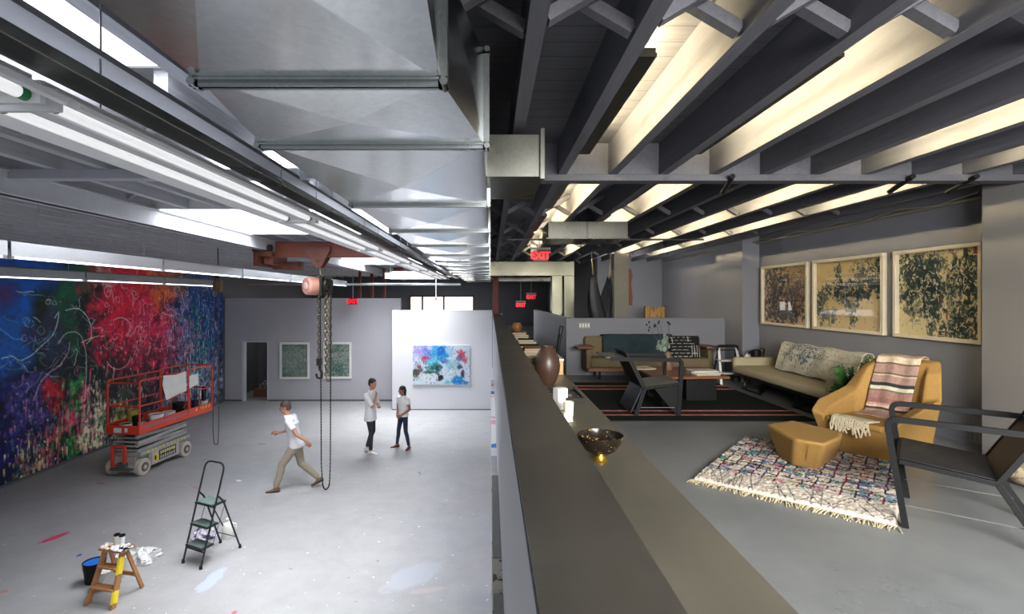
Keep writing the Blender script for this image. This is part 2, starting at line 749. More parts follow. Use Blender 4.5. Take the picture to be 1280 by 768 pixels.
# grey partition with a doorway, white display wall in front of it
YP = 18.9
dx0, dx1, dz = -9.14, -8.21, 2.2
b = MB().box(X_L, dx0, YP, YP + .14, 0, 3.8).box(dx1, -3.3, YP, YP + .14, 0, 3.8).box(dx0, dx1, YP, YP + .14, dz, 3.8)
struct('wall_partition', b, M_PALE)
struct('baseboard_partition', MB().box(dx1, -3.4, YP - .012, YP, 0, .06).box(X_L, dx0, YP - .012, YP, 0, .06), M_DARKW)
d = struct('door_1', MB().box(dx0 - .02, dx0 + .06, YP - .02, YP + .16, 0, dz + .02).box(dx1 - .03, dx1 + .005, YP - .005, YP + .15, 0, dz)
           .box(dx0, dx1, YP - .005, YP + .15, dz - .03, dz + .005), M_WHITE)
struct('wall_store', MB().box(X_L, -7.0, 21.6, 21.75, 0, 3.6).box(-7.1, -7.0, YP + .14, 21.6, 0, 3.6), M_DARKW)
struct('wall_display', MB().box(-3.34, .06, 17.4, 17.62, 0, 3.39), M_WHITE, bevel=.004)
struct('baseboard_display', MB().box(-3.34, .06, 17.385, 17.4, 0, .03), M_DARKW)
# a pier at the end of the partition
struct('trim_1', MB().box(-3.62, -3.30, YP - .06, YP, 0, 3.8), M_PALE)
# wall between gallery and lounge: white face, dark steel cap
PX0, PX1, PZ = .075, .3125, 3.3
struct('wall_parapet', MB().box(PX0, PX1 - .02, -1.2, 17.4, 0, PZ - .012), M_WHITE)
struct('trim_2', MB().box(PX0 + .004, PX1, -1.2, 16.6, PZ - .012, PZ).box(PX1 - .02, PX1, -1.2, 16.6, LZ, PZ - .012), M_STEEL)
# low wall round the sofa corner
LWZ = 3.41
struct('wall_lounge_low', MB().box(1.48, 4.58, 10.0, 10.12, LZ, LWZ), M_LOUNGEW)
struct('wall_lounge_side', MB().box(1.48, 1.60, 10.12, 17.5, LZ, LWZ), plain('daylit_wall_tint', (214, 217, 228), .6, var=.03))  # pale bluish colour stands in for gallery daylight falling on this face
struct('wall_lounge_end', MB().box(3.05, X_R, 14.6, 14.8, LZ, 5.12), M_LOUNGEW)
struct('wall_lounge_return', MB().box(3.05, 3.2, 14.8, Y_B, LZ, 5.12), M_DARKW)
# masonry piers of the right wall and the free-standing pier
struct('trim_3', MB().box(4.58, X_R, 9.31, 10.4, LZ, 5.12), M_LOUNGEW)
struct('trim_4', MB().box(4.58, X_R, 3.3, 4.77, LZ, 5.12), plain('lit_pier_paint', (120, 119, 119), .62, var=.04, scale=1.3))
struct('trim_5', MB().box(2.90, 3.24, 12.0, 12.3, LZ, 4.85), plain('tan_pier_paint', (130, 128, 118), .62, var=.04))
struct('baseboard_right', MB().box(X_R - .012, X_R, 4.77, 9.31, LZ, LZ + .05), M_LOUNGEW)

# ------------------------------------------------------------------ ceilings
HG, HD = 1.15, 1.45          # gallery joist bottom / deck, above the camera
HL, HLD = 1.05, 1.32         # lounge
zg, zd, zl, zld = CAMZ + HG, CAMZ + HD, CAMZ + HL, CAMZ + HLD
SKY = [(-2.4, -1.66, -.5, 3.15), (-2.4, -1.66, 4.7, 5.6), (-4.3, -1.66, 6.6, 9.15), (-4.3, -1.66, 14.6, 17.4), (-4.3, -1.66, 22.0, 25.0)]
# gallery deck: strips between the skylight openings
b = MB()
b.box(X_L, -4.33, -2, Y_B, zd, zd + .08)
b.box(-1.63, -1.05, -2, Y_B, zd, zd + .08)
edges = [-2.0]
for (x0, x1, y0, y1) in SKY:
    b.box(-4.33, -1.63, edges[-1], y0 - .03, zd, zd + .08)
    if x0 > -4.3:
        b.box(-4.33, x0 - .03, y0 - .03, y1 + .03, zd, zd + .08)
    edges.append(y1 + .03)
b.box(-4.33, -1.63, edges[-1], Y_B, zd, zd + .08)
struct('ceiling_gallery', b, M_GDECK)
struct('ceiling_lounge', MB().box(-1.05, X_R, -2, Y_B, zld, zld + .08).box(-1.09, -1.05, -2, Y_B, zld, zd + .08), M_LDECK)
for i, (x0, x1, y0, y1) in enumerate(SKY):
    zt = zd + .55
    w = struct('window_%d' % (i + 3), MB().box(x0, x1, y0, y1, zt, zt + .02), M_SKY)
    b = MB()
    lo = zg - .005 if i > 1 else zd - .02
    e = .03
    b.box(x0 - e, x0, y0 - e, y1 + e, lo, zt)
    b.box(x1, x1 + e, y0 - e, y1 + e, lo, zt)
    b.box(x0, x1, y0 - e, y0, lo, zt)
    b.box(x0, x1, y1, y1 + e, lo, zt)
    b.build('skylight_well', M_WELL, w)

# gallery joists run away from the camera; they stop at the skylight openings
gx = [-1.16, -1.60] + [-2.06 - .46 * i for i in range(17)]
for i, x in enumerate(gx):
    segs = [(-1.8, Y_B)]
    for (x0, x1, y0, y1) in SKY:
        if x0 - .08 < x < x1:
            ns = []
            for (a, c) in segs:
                if y0 - .05 > a:
                    ns.append((a, min(c, y0 - .05)))
                if y1 + .05 < c:
                    ns.append((max(a, y1 + .05), c))
            segs = ns
    segs = [q for q in segs if q[1] - q[0] > .3]
    base_lab = 'light grey gallery joist, %s from the big duct towards the mural' % ORD[i]
    for si, (a, c) in enumerate(segs):
        o = MB().box(x - .045, x + .045, a, c, zg, zd).build('ceiling_joist', M_GJOIST)
        if len(segs) > 1:
            lab = base_lab + (', piece before the first skylight' if si == 0 and c < 8 else ', piece %s beyond the nearest skylight' % ORD[si])
            if len(segs) > 1 and si == 0:
                lab = base_lab + ', nearest piece'
            else:
                lab = base_lab + ', %s piece along' % ORD[si]
        else:
            lab = base_lab + ', unbroken'
        tag(o, lab, 'joist', 'ceiling joists over the gallery')
        if i % 2 == 0 and i > 0:
            for y in np.arange(1.3, 26, 2.4):
                if a < y < c and not any(x0 - .1 < x + .3 and x - .6 < x1 + .1 and y0 - .1 < y < y1 + .1 for (x0, x1, y0, y1) in SKY):
                    MB().bar((x - .415, y, zg + .05), (x - .04, y, zd - .03), .04, .04).build('bridging', M_GJOIST, o)

# lounge joists, with cross bridging between them
jx = [HL * (.17 + .41 * n) for n in range(-2, 11)]
for i, x in enumerate(jx):
    y0 = -1.8
    o = MB().box(x - .036, x + .036, y0, Y_B if x < 3.0 else 14.6, zl, zld).build('ceiling_joist', M_LJOIST)
    if x < 0:
        lab = 'dark grey timber joist above the big duct, %s from the parapet' % ('second' if i == 0 else 'nearest')
    else:
        lab = 'dark grey timber joist over the lounge, %s counting from the parapet' % ORD[i - 2]
    tag(o, lab, 'joist', 'ceiling joists over the lounge')
    if i < len(jx) - 1:
        x2 = jx[i + 1]
        for y in (2.02, 6.5, 8.5, 10.6, 12.8, 15.5, 18):
            if y > 14 and x > 3.0:
                continue
            MB().bar((x + .036, y - .045, zl + .03), (x2 - .036, y - .045, zld - .03), .055, .05).build('bridging', M_LJOIST, o)
            MB().bar((x + .036, y + .045, zld - .03), (x2 - .036, y + .045, zl + .03), .055, .05).build('bridging', M_LJOIST, o)
        if x > 0:
            MB().box(x + .036, x2 - .036, 4.36, 4.40, zl, zld).build('blocking', M_LJOIST, o)

# cross beams under the joists
o = MB().box(.18, X_R, 4.33, 4.46, zl - .055, zl).build('cross_beam', mat_wood_paint('beam_paint', (84, 85, 92)), bevel=.004)
tag(o, 'grey cross beam under the lounge joists, running right to the wall', 'beam')
o = MB().box(X_L, -1.30, 4.55, 4.66, zg - .085, zg).build('cross_beam', M_GREYMET, bevel=.004)
tag(o, 'light grey cross beam under the gallery joists at upper left', 'beam')
# steel runway beams of the crane
b = MB()
for (x, h0, h1, y1) in ((-4.35, .92, 1.145, 26),):
    b.box(x - .09, x + .09, -1, y1, CAMZ + h0, CAMZ + h0 + .018).box(x - .09, x + .09, -1, y1, CAMZ + h1 - .018, CAMZ + h1).box(x - .012, x + .06, -1, y1, CAMZ + h0, CAMZ + h1)
o = b.build('runway_beam', plain('pale_painted_steel', (200, 201, 206), .5, var=.04))
tag(o, 'pale steel crane runway beam crossing below the skylights on the left', 'beam')
b = MB()
b.box(-1.66, -1.48, -1, 24, CAMZ + .92, CAMZ + .935).box(-1.66, -1.65, -1, 24, CAMZ + .935, CAMZ + .965).box(-1.49, -1.48, -1, 24, CAMZ + .935, CAMZ + .945)
for yy in (4.6, 6.0, 10.2, 13.6, 18.6):
    b.box(-1.66, -1.64, yy, yy + .04, CAMZ + .96, zg)
o = b.build('runway_beam', M_GREYMET)
tag(o, 'blue-grey steel runway beam beside the near skylight and the big duct', 'beam')
o = MB().box(-1.40, -1.275, -1, 17.0, CAMZ + .695, CAMZ + .735).build('wireway', mat_galv('dull_galvanised', (150, 150, 142), .30), bevel=.004)
tag(o, 'dull metal wireway running above the near row of lights', 'wireway')
# ------------------------------------------------------------------ big galvanised duct
HB, HT = .62, .98
zb, zt = CAMZ + HB, CAMZ + HT
duct = thing('air_duct', 'huge galvanised sheet metal air duct with flanged sections along the ceiling', 'duct', (0, 0, 0))
Y1, Y2, DL = 1.453, 2.056, 1.31
secs = [(-1.0, -.86, -.10, Y1 - 1.31 * 1, -.83, -.13)]
ring = [(-1.2, -.80, -.105), (.15, -.80, -.105), (Y1, -.826, -.143), (Y2, -.918, -.026)]
while ring[-1][0] < 17:
    ring.append((ring[-1][0] + DL, -.905, -.022))
M_FL = mat_galv('flange_metal', (150, 156, 158), .3)
for i in range(len(ring) - 1):
    (ya, la, ra), (yb, lb, rb) = ring[i], ring[i + 1]
    b = MB()

    def panel(p, q, r, s, n, k=.014):
        m = (Vector(p) + Vector(q) + Vector(r) + Vector(s)) / 4 + Vector(n) * k
        o_ = len(b.v)
        b.v += [tuple(p), tuple(q), tuple(r), tuple(s), tuple(m)]
        b.f += [(o_, o_ + 1, o_ + 4), (o_ + 1, o_ + 2, o_ + 4), (o_ + 2, o_ + 3, o_ + 4), (o_ + 3, o_, o_ + 4)]
    panel((la, ya, zb), (ra, ya, zb), (rb, yb, zb), (lb, yb, zb), (0, 0, -1), .034 if i != 2 else .02)
    panel((ra, ya, zb), (ra, ya, zt), (rb, yb, zt), (rb, yb, zb), (1, 0, 0), .010)
    panel((la, ya, zt), (la, ya, zb), (lb, yb, zb), (lb, yb, zt), (-1, 0, 0), .010)
    panel((ra, ya, zt), (la, ya, zt), (lb, yb, zt), (rb, yb, zt), (0, 0, 1), .010)
    b.build('duct_section', M_GALV, duct, smooth=False)
    if i < len(ring) - 2:
        f = MB()
        for dy in (-.016, .006):
            e = .022
            f.box(lb - e, rb + e, yb + dy, yb + dy + .012, zb - e, zb + .004)
            f.box(lb - e, rb + e, yb + dy, yb + dy + .012, zt - .004, zt + e)
            f.box(lb - e, lb + .004, yb + dy, yb + dy + .012, zb - e, zt + e)
            f.box(rb - .004, rb + e, yb + dy, yb + dy + .012, zb - e, zt + e)
        f.box(lb, rb, yb - .028, yb + .030, zb - .010, zb - .002)
        for cx in (lb - .012, rb + .012):
            for cz in (zb - .012, zt + .012):
                f.cyl((cx, yb - .026, cz), (cx, yb + .03, cz), .012, seg=8)
        f.build('flange', M_FL, duct)
for y in (Y2 + .55, 4.9, 7.4, 10.1, 12.7, 15.3):
    for x in (-.955,):
        MB().bar((x, y, zb - .02), (x, y, CAMZ + 1.32), .03, .004).build('hanger_strap', M_FL, duct)
tag(MB().box(-.045, .32, 3.12, 3.62, CAMZ + .74, CAMZ + 1.0).box(.30, .33, 3.09, 3.13, CAMZ + .72, CAMZ + 1.03)
    .add([(-.04, 3.12, CAMZ + .74), (.31, 3.12, CAMZ + .74), (.31, 3.62, CAMZ + .70), (-.04, 3.62, CAMZ + .70)], [(0, 1, 2, 3)]).build('duct_branch', mat_galv('branch_metal', (112, 113, 108), .3), bevel=.003),
    'short galvanised branch box on the right side of the big duct', 'duct')
o = MB().box(.79, 1.88, 7.0, 7.75, CAMZ + 1.03 - .0, CAMZ + 1.045)
o = MB().box(.79, 1.88, 7.0, 7.8, CAMZ + .82, CAMZ + 1.05).box(.76, 1.90, 6.98, 7.0, CAMZ + .81, CAMZ + .83).box(1.32, 1.335, 6.99, 7.0, CAMZ + .82, CAMZ + 1.045)
tag(o.build('duct_box', mat_galv('dark_galv', (74, 74, 70), .3), bevel=.003), 'dark flat galvanised duct box below the lounge joists above the exit sign', 'duct')
# duct loop at the far end with two drops
M_WARM = mat_galv('warm_galvanised', (128, 127, 112), .36)
ld = thing('drop_duct', 'tan metal duct with two vertical drops behind the low lounge wall', 'duct', (0, 0, 0))
a0, a1 = gy(613, 327, 14.6), gy(718, 345, 14.6)
MB().box(-.02, a1.x, 14.6, 15.1, a1.z, a0.z).build('duct_run', M_WARM, ld, bevel=.01)
for (u0, u1) in ((690, 703), (705, 718)):
    x0, x1 = gy(u0, 0, 14.6).x, gy(u1, 0, 14.6).x
    MB().box(x0, x1, 14.62, 15.0, LZ, a1.z + .02).build('duct_drop', M_WARM, ld, bevel=.01)
tag(MB().box(-.9, 3.0, 19.0, 19.5, CAMZ + .62, CAMZ + .78).build('duct_run', mat_galv('far_galv', (130, 130, 124), .35), bevel=.01),
    'slim grey duct crossing the room far behind the drop duct', 'duct')

# ------------------------------------------------------------------ lamps hidden in the lounge ceiling: open-topped trays, lit upwards
M_TRAY = plain('olive_black_tray', (44, 42, 34), .45, .3)
M_WARMLED = glow('warm_lamp', (255, 232, 182), 205)
lit = [3 + 0, 5 + 0, 8 + 0, 10 + 0]        # joist index left of the tray
first = None
cnt = 0
names = {3: 'second', 5: 'fourth', 8: 'seventh', 10: 'ninth'}
for bi in lit:
    x = jx[bi] + .036
    nseg = 0
    for (ya, yb) in ((2.35, 3.95), (4.75, 6.3), (6.9, 8.4), (8.9, 10.4), (11.0, 12.6)):
        nseg += 1
        lab = 'dark open-topped lamp tray beside the %s lounge joist, %s along from the viewer' % (names[bi], ORD[nseg - 1])
        if first is None:
            t = thing('lamp_tray', lab, 'lamp', (x, ya, zl + .06), 0, 'uplight trays in the lounge ceiling')
            MB().box(.0, .12, 0, 1.6, 0, .008).box(0, .006, 0, 1.6, .008, .04).box(.114, .12, 0, 1.6, .008, .018).box(.006, .114, 0, .008, .008, .04).box(.006, .114, 1.592, 1.6, .008, .04).build('tray', M_TRAY, t)
            MB().box(.03, .075, .04, 1.56, .034, .05).build('lamp_strip', M_WARMLED, t)
            first = t
        else:
            dup(first, (x, ya, zl + .06), 0, lab)

# ------------------------------------------------------------------ fluorescent rows
M_TUBE = glow('fluorescent_tube', (252, 252, 252), .55)
M_REFL = plain('white_enamel', (226, 227, 230), .35, var=.03)
M_GREEN = plain('green_tube_cap', (20, 120, 70), .4)
M_ROD = plain('hanger_rod_grey', (170, 172, 176), .4, .5)


def strip_light(lab, x, y, h, rodtop, group):
    t = thing('strip_light', lab, 'light', (x, y, CAMZ + h), 0, group)
    L = 2.40
    # white reflector: shallow trough open downwards
    prof = [(-.20, -.015), (-.185, -.02), (-.075, .045), (.075, .045), (.185, -.02), (.20, -.015), (.205, .0), (.085, .062), (.085, .075), (-.085, .075), (-.085, .062), (-.205, .0)]
    MB().prism(prof, .0, L, 'y').build('reflector', M_REFL, t)
    MB().box(-.03, .03, .02, L - .02, .0, .046).build('ballast_cover', M_REFL, t, bevel=.004)
    for dx in (-.085, .085):
        MB().cyl((dx, .05, .005), (dx, L - .05, .005), .019, seg=12).build('tube', M_TUBE, t)
        for ye in (.02, L - .05):
            MB().cyl((dx, ye, .005), (dx, ye + .03, .005), .0195, seg=12).build('end_cap', M_GREEN, t)
    for ye in (.004, L - .022):
        MB().box(-.13, .13, ye, ye + .018, -.02, .05).build('lamp_holder', M_REFL, t)
    for yy in (.35, L - .35):
        MB().cyl((0, yy, .075), (0, yy, rodtop - h), .004, seg=6).build('hanger_rod', M_ROD, t)
    return t


GR = 'strip lights in the near row beside the duct'
near = None
for i in range(7):
    y = -.82 + 2.44 * i
    lab = 'white twin-tube strip light in the row beside the duct, %s from the viewer' % ORD[i]
    if near is None:
        near = strip_light(lab, -1.50, y, .615, 1.45, GR)
    else:
        dup(near, (-1.50, y, CAMZ + .615), 0, lab)


def washer(lab, x, y, h, group, bright, rodtop=1.45, mat=None):
    """wall-washing strip light: upright back panel facing the room, tube under it facing the mural"""
    t = thing('wall_washer', lab, 'light', (x, y, CAMZ + h), 0, group)
    L = 2.40
    prof = [(.02, -.015), (.035, -.015), (.035, .135), (-.10, .165), (-.105, .152), (.02, .122)]
    MB().prism(prof, 0, L, 'y').build('reflector', mat, t)
    MB().box(-.04, .03, .01, L - .01, .02, .06).build('ballast_cover', M_REFL, t)
    MB().cyl((.0, .05, -.02), (.0, L - .05, -.02), .019, seg=10).build('tube', bright, t)
    for ye in (.0, L - .04):
        MB().box(-.03, .03, ye, ye + .04, -.045, .03).build('lamp_holder', M_REFL, t)
    for yy in (.35, L - .35):
        MB().cyl((0, yy, .16), (0, yy, rodtop - h), .004, seg=6).build('hanger_rod', M_ROD, t)
    return t


M_TUBE2 = glow('wall_washer_tube', (250, 250, 255), 2.6)
p2 = p3 = None
M_PANEL = mat_galv('bright_sheet_panel', (222, 225, 228), .34, .05)
for i in range(6):
    lab = 'bright strip light in the middle hanging row before the mural, %s from the viewer' % ORD[i]
    y = 2.76 + 2.44 * i
    if p2 is None:
        p2 = washer(lab, -4.9, y, .445, 'strip lights in the middle row before the mural', M_TUBE2, mat=M_PANEL)
    else:
        dup(p2, (-4.9, y, CAMZ + .445), 0, lab)
M_PANEL2 = mat_galv('grey_sheet_panel', (150, 152, 154), .36, .05)
for i in range(4):
    lab = 'grey-backed strip light in the low row nearest the mural, %s from the viewer' % ORD[i]
    y = 5.22 + 2.44 * i
    if p3 is None:
        p3 = washer(lab, -8.0, y, .375, 'strip lights in the row nearest the mural', M_TUBE2, mat=M_PANEL2)
    else:
        dup(p3, (-8.0, y, CAMZ + .375), 0, lab)
tag(MB().box(-8.2, -1.0, 17.1, 17.25, CAMZ + .43, CAMZ + .50).build('cable_tray', mat_galv('tray_metal', (176, 180, 182), .35), bevel=.004),
    'long metal tray crossing the gallery in front of the far dark wall', 'tray')
t = thing('strip_light', 'white glossy light box crossing the gallery above the far window', 'light', gy(502, 345, 17.6))
MB().box(-.58, 1.2, 0, .18, -.10, .10).build('housing', M_REFL, t, bevel=.01)
MB().box(-.4, 1.1, .03, .15, -.115, -.10).build('diffuser', M_TUBE, t)
MB().cyl((-.4, .09, .1), (-.4, .09, zg - t.location.z), .01, seg=6).cyl((1.0, .09, .1), (1.0, .09, zg - t.location.z), .01, seg=6).build('hanger_rod', M_ROD, t)
t = thing('pull_cord', 'white hanging cord with a small handle in front of the far window', 'cord', gy(545, 373, 16.5))
MB().cyl((0, 0, 0), (0, 0, .72), .012, seg=6).build('cord', M_REFL, t)
MB().cyl((0, 0, -.06), (0, 0, .03), .035, .02, seg=8).build('handle', M_WFRAME, t)

# ------------------------------------------------------------------ exit signs
M_EXITBOX = plain('exit_housing', (196, 196, 190), .5)
M_EXITRED = glow('exit_face_red', (120, 4, 14), .5)
M_EXITLET = glow('exit_letters_red', (255, 30, 44), 1.15)


def text_mesh(s, size, name, mat, parent, loc, rot=(PI / 2, 0, 0), ext=.002, bold=.0):
    cu = bpy.data.curves.new(name, 'FONT')
    cu.body = s
    cu.size = size
    cu.align_x = 'CENTER'
    cu.align_y = 'CENTER'
    cu.extrude = ext
    cu.offset = bold
    tmp = bpy.data.objects.new(name, cu)
    COL.objects.link(tmp)
    dg = bpy.context.evaluated_depsgraph_get()
    me = bpy.data.meshes.new_from_object(tmp.evaluated_get(dg))
    bpy.data.objects.remove(tmp)
    bpy.data.curves.remove(cu)
    me.materials.clear()
    me.materials.append(mat)
    o = bpy.data.objects.new(name, me)
    COL.objects.link(o)
    o.parent = parent
    o.location = loc
    o.rotation_euler = rot
    return o


def exit_sign(lab, u, v, w_px, y, top_z, canopy=True):
    c = gy(u, v, y)
    w = w_px * y / FPX
    h = w * .70
    t = thing('exit_sign', lab, 'exit sign', c)
    MB().box(-w / 2, w / 2, -.02, .03, -h / 2, h / 2).build('housing', M_EXITRED, t, bevel=.004)
    text_mesh('EXIT', h * .92, 'lettering', M_EXITLET, t, (0, -.024, 0), bold=.006)
    if canopy:
        MB().box(-w * .66, w * .66, -.03, .05, h / 2 + .012, h / 2 + h * .28).build('canopy', M_EXITBOX, t, bevel=.003)
    MB().cyl((0, .01, h / 2), (0, .01, top_z - c.z), .012, seg=6).build('hanger_rod', M_ROD, t)
    return t


exit_sign('red lit exit sign hanging under the lounge joists in front of the tan duct', 675.5, 320, 19, 9.7, zl)
exit_sign('small far exit sign on a long thin rod above the counter end', 651, 381.5, 9.5, 19.5, zl)
exit_sign('small far exit sign with a dark cap, upper right of the long-rod one', 664, 371.5, 9.5, 20.5, zl)
exit_sign('tiny red exit sign at the top of the grey partition behind the hoist', 441, 377, 11, 18.4, zg, False)

# ------------------------------------------------------------------ pipes and conduits
def pipe(lab, name, cat, pts, r, mat, seg=10):
    return tag(MB().tube([Vector(p) for p in pts], r, seg).build(name, mat), lab, cat)


p = gy(619.5, 0, 17.7)
st = thing('steel_post', 'red-brown painted steel post at the far end of the parapet', 'post', (p.x, 17.75, 0))
MB().box(-.10, .10, -.08, .08, 0, zl).build('post_shaft', M_OXIDE, st, bevel=.004)
MB().box(-.24, .24, -.12, .12, 3.22, 3.27).build('collar_plate', M_PALE, st)
for i, (u, w) in enumerate(((449.5, .09), (464.5, .11), (480, .10))):
    q = gy(u, 0, 20.2)
    tag(MB().box(q.x - w / 2, q.x + w / 2, 20.2, 20.3, 0, zg).build('steel_post', M_OXIDE),
        'thin dark red steel post rising behind the grey partition, %s of three' % ('left', 'middle', 'right')[i], 'post', 'red posts behind the partition')
q = gy(497, 331, 19)
tag(MB().box(q.x - .16, q.x + .16, 19.0, 19.3, q.z - .22, zg).build('steel_box', M_OXIDE, bevel=.01), 'dark red steel block on the ceiling beyond the crane beam', 'block')
M_COND = plain('tan_conduit', (150, 146, 128), .4, .4)
pipe('pale conduit along the top of the right lounge wall', 'conduit', 'conduit', [(X_R - .05, 4.0, CAMZ + 1.0), (X_R - .05, 14.5, CAMZ + 1.0)], .02, M_COND)
pipe('grey conduit crossing under the lounge joists to the right wall', 'conduit', 'conduit', [(.3, 9.0, zl - .018), (3.75, 9.0, zl - .018)], .018, plain('dark_conduit', (92, 92, 92), .4, .4))
pipe('white sagging cable along the right wall top beside the conduit', 'cable', 'cable',
     [(X_R - .12, 5.0 + .5 * i, CAMZ + 1.04 - .05 * (i % 2)) for i in range(17)], .008, M_COND, 6)
o = MB()
for i, x in enumerate((2.02, 3.52, 4.05)):
    tag(MB().cyl((x - .01, 4.25, zl - .035), (x + .08, 4.62, zl - .09), .022, seg=10).build('spotlight_tube', M_BLACK), 'short dark tube clipped under the lounge cross beam, %s from the duct' % ORD[i], 'tube', 'dark tubes on the cross beam')

# ------------------------------------------------------------------ overhead crane and chain hoist
M_ORANGE = plain('orange_crane_paint', (124, 60, 40), .5, var=.12, scale=4)
M_ORANGE_D = plain('dark_orange_paint', (104, 52, 38), .55, var=.15)
M_SALMON = plain('salmon_enamel', (205, 150, 132), .4, var=.08)
M_IRON = plain('oily_dark_iron', (58, 56, 50), .4, .7, var=.2)
M_CHAIN = plain('worn_chain_steel', (120, 112, 96), .35, .8, var=.15)
YC = 10.0
cr = thing('bridge_crane', 'orange bridge crane girder spanning the gallery above the hoist', 'crane', (0, YC, 0))
xl = gy(345, 0, YC).x
b = MB()
b.box(xl, -1.70, -.06, .06, CAMZ + .80, CAMZ + .82).box(xl, -1.70, -.06, .06, CAMZ + 1.08, CAMZ + 1.10).box(xl, -1.70, -.012, .012, CAMZ + .80, CAMZ + 1.10)
b.box(xl, -1.70, -.03, .0, CAMZ + .82, CAMZ + 1.08)
b.build('girder', M_ORANGE, cr)
e = MB()
e.box(-4.50, -4.18, -.22, -.10, CAMZ + .80, CAMZ + .90).box(-4.52, -4.45, -.25, .6, CAMZ + .62, CAMZ + .9).box(-4.38, -4.2, -.1, .6, CAMZ + .66, CAMZ + .88)
e.box(-4.40, -3.85, .35, .6, CAMZ + .58, CAMZ + .74)
e.build('end_truck', M_ORANGE_D, cr, bevel=.008)
for (yy) in (-.18, .40):
    MB().cyl((-4.55, yy, CAMZ + .96), (-4.445, yy, CAMZ + .96), .07, seg=14).cyl((-4.255, yy, CAMZ + .96), (-4.2, yy, CAMZ + .96), .07, seg=14).build('wheel', M_IRON, cr)

XH = gy(400, 0, YC).x
zt_ = CAMZ + .95
hs = thing('chain_hoist', 'chain hoist with salmon motor drum and long chains hanging over the gallery floor', 'hoist', (XH, YC, 0))
heart = [(-.24, .02), (-.225, .10), (-.17, .125), (-.11, .115), (-.06, .085), (0, .075), (.06, .085), (.11, .115), (.17, .125), (.225, .10), (.24, .02), (.05, -.31), (-.05, -.31)]
hz_ = CAMZ + .90
for ya in (-.13, .10):
    MB().prism([(x, z + hz_) for x, z in heart], ya, ya + .03, 'y').build('trolley_plate', M_ORANGE_D, hs, bevel=.006)
w = MB()
for dx in (-.15, .15):
    for s in (-1, 1):
        w.cyl((dx, s * .10, hz_ + .0), (dx, s * .03, hz_ + .0), .06, seg=14)
w.cyl((0, -.14, hz_ - .18), (0, .14, hz_ - .18), .03, seg=10)
w.build('trolley_wheel', M_IRON, hs)
MB().tube([(0, 0, hz_ - .30), (.0, 0, hz_ - .42), (.05, 0, hz_ - .46), (0, 0, hz_ - .52), (-.04, 0, hz_ - .46)], .018, 8).build('top_hook', M_CHAIN, hs)
hcz = gy(0, 358, YC).z
dr = MB().lathe([(0, -.17), (.10, -.17), (.16, -.13), (.175, -.06), (.175, .12), (.15, .15), (0, .15)], seg=28).build('motor_drum', M_SALMON, hs)
dr.rotation_euler = (PI / 2, 0, math.radians(-42))
dr.location = (-.12, -.05, hcz)
dd = MB().lathe([(0, 0), (.07, 0), (.075, .012), (.055, .02), (0, .022)], seg=20).build('drum_cap', plain('pale_salmon', (226, 196, 184), .4), dr)
dd.location = (0, 0, .148)
dd2 = MB().lathe([(0, 0), (.09, 0), (.085, -.02), (0, -.02)], seg=20).build('drum_cap', plain('pale_salmon', (226, 196, 184), .4), dr)
dd2.location = (0, 0, -.168)
g = MB()
g.ball((.10, .02, hcz), .12, .13, .17, 14, 9)
g.torus((.17, .0, hcz + .02), .12, .022, Matrix.Rotation(PI / 2, 3, 'Y') @ Matrix.Rotation(.3, 3, 'X'), 18, 6)
g.torus((.10, -.06, hcz), .15, .016, Matrix.Rotation(PI / 2, 3, 'X'), 18, 6)
for k in range(7):
    th = k * .9
    g.bar((.16 + .02 * math.sin(th), .12 * math.cos(th), hcz + .12 * math.sin(th)), (.22, .14 * math.cos(th), hcz + .15 * math.sin(th)), .03, .03)
g.box(-.02, .24, -.03, .06, hcz + .14, hcz + .18).box(.04, .09, -.16, .1, hcz - .19, hcz + .2)
g.build('gear_housing', M_IRON, hs)


def chain(p0, p1, R, r, n=None):
    """welded links between two points"""
    p0, p1 = Vector(p0), Vector(p1)
    d = (p1 - p0)
    L = d.length
    d.normalize()
    step = R * 2.3
    n = max(2, int(L / step))
    s = d.orthogonal().normalized()
    t = d.cross(s)
    b_ = MB()
    for i in range(n):
        c = p0 + d * (L * (i + .5) / n)
        a = s if i % 2 else t
        pts = [c + d * (math.cos(k / 8 * 2 * PI) * R * 1.5) + a * (math.sin(k / 8 * 2 * PI) * R * .85) for k in range(8)]
        b_.tube(pts, r, 5, closed=True)
    return b_


zc0 = gy(0, 372, YC).z
zc1 = gy(0, 462, YC).z
for dx, zz in ((-.02, zc1 + .1), (.12, gy(0, 470, YC).z), (.20, gy(0, 452, YC).z)):
    chain((dx, 0, zc0 + .05), (dx, 0, zz), .034, .013).build('lift_chain', M_CHAIN, hs)
hk = MB()
hz2 = gy(0, 452, YC).z
hk.box(-.06, .03, -.04, .04, hz2 - .08, hz2 + .06)
hk.tube(rounded([(-.015, 0, hz2 - .08), (-.015, 0, hz2 - .16), (.05, 0, hz2 - .22), (.03, 0, hz2 - .33), (-.05, 0, hz2 - .33), (-.075, 0, hz2 - .24)], .05), .022, 8)
hk.build('hook', M_IRON, hs)
MB().tube(rounded([(.12, 0, gy(0, 470, YC).z), (.14, .0, gy(0, 478, YC).z), (.20, 0, gy(0, 476, YC).z), (.20, 0, gy(0, 452, YC).z)], .03), .012, 6).build('lift_chain', M_CHAIN, hs)
zbot = gy(0, 611, YC).z
xa, xb = gy(402.5, 0, YC).x - XH, gy(415.5, 0, YC).x - XH
loop = rounded([(xa, -.1, zc0 + .1), (xa + .02, -.1, zbot + .45), (xa + .05, -.1, zbot + .08), ((xa + xb) / 2, -.1, zbot), (xb - .03, -.1, zbot + .08), (xb - .01, -.1, zbot + .45), (xb, -.1, zc0 + .05)], .15, 4)
b = MB().tube(loop, .010, 5)
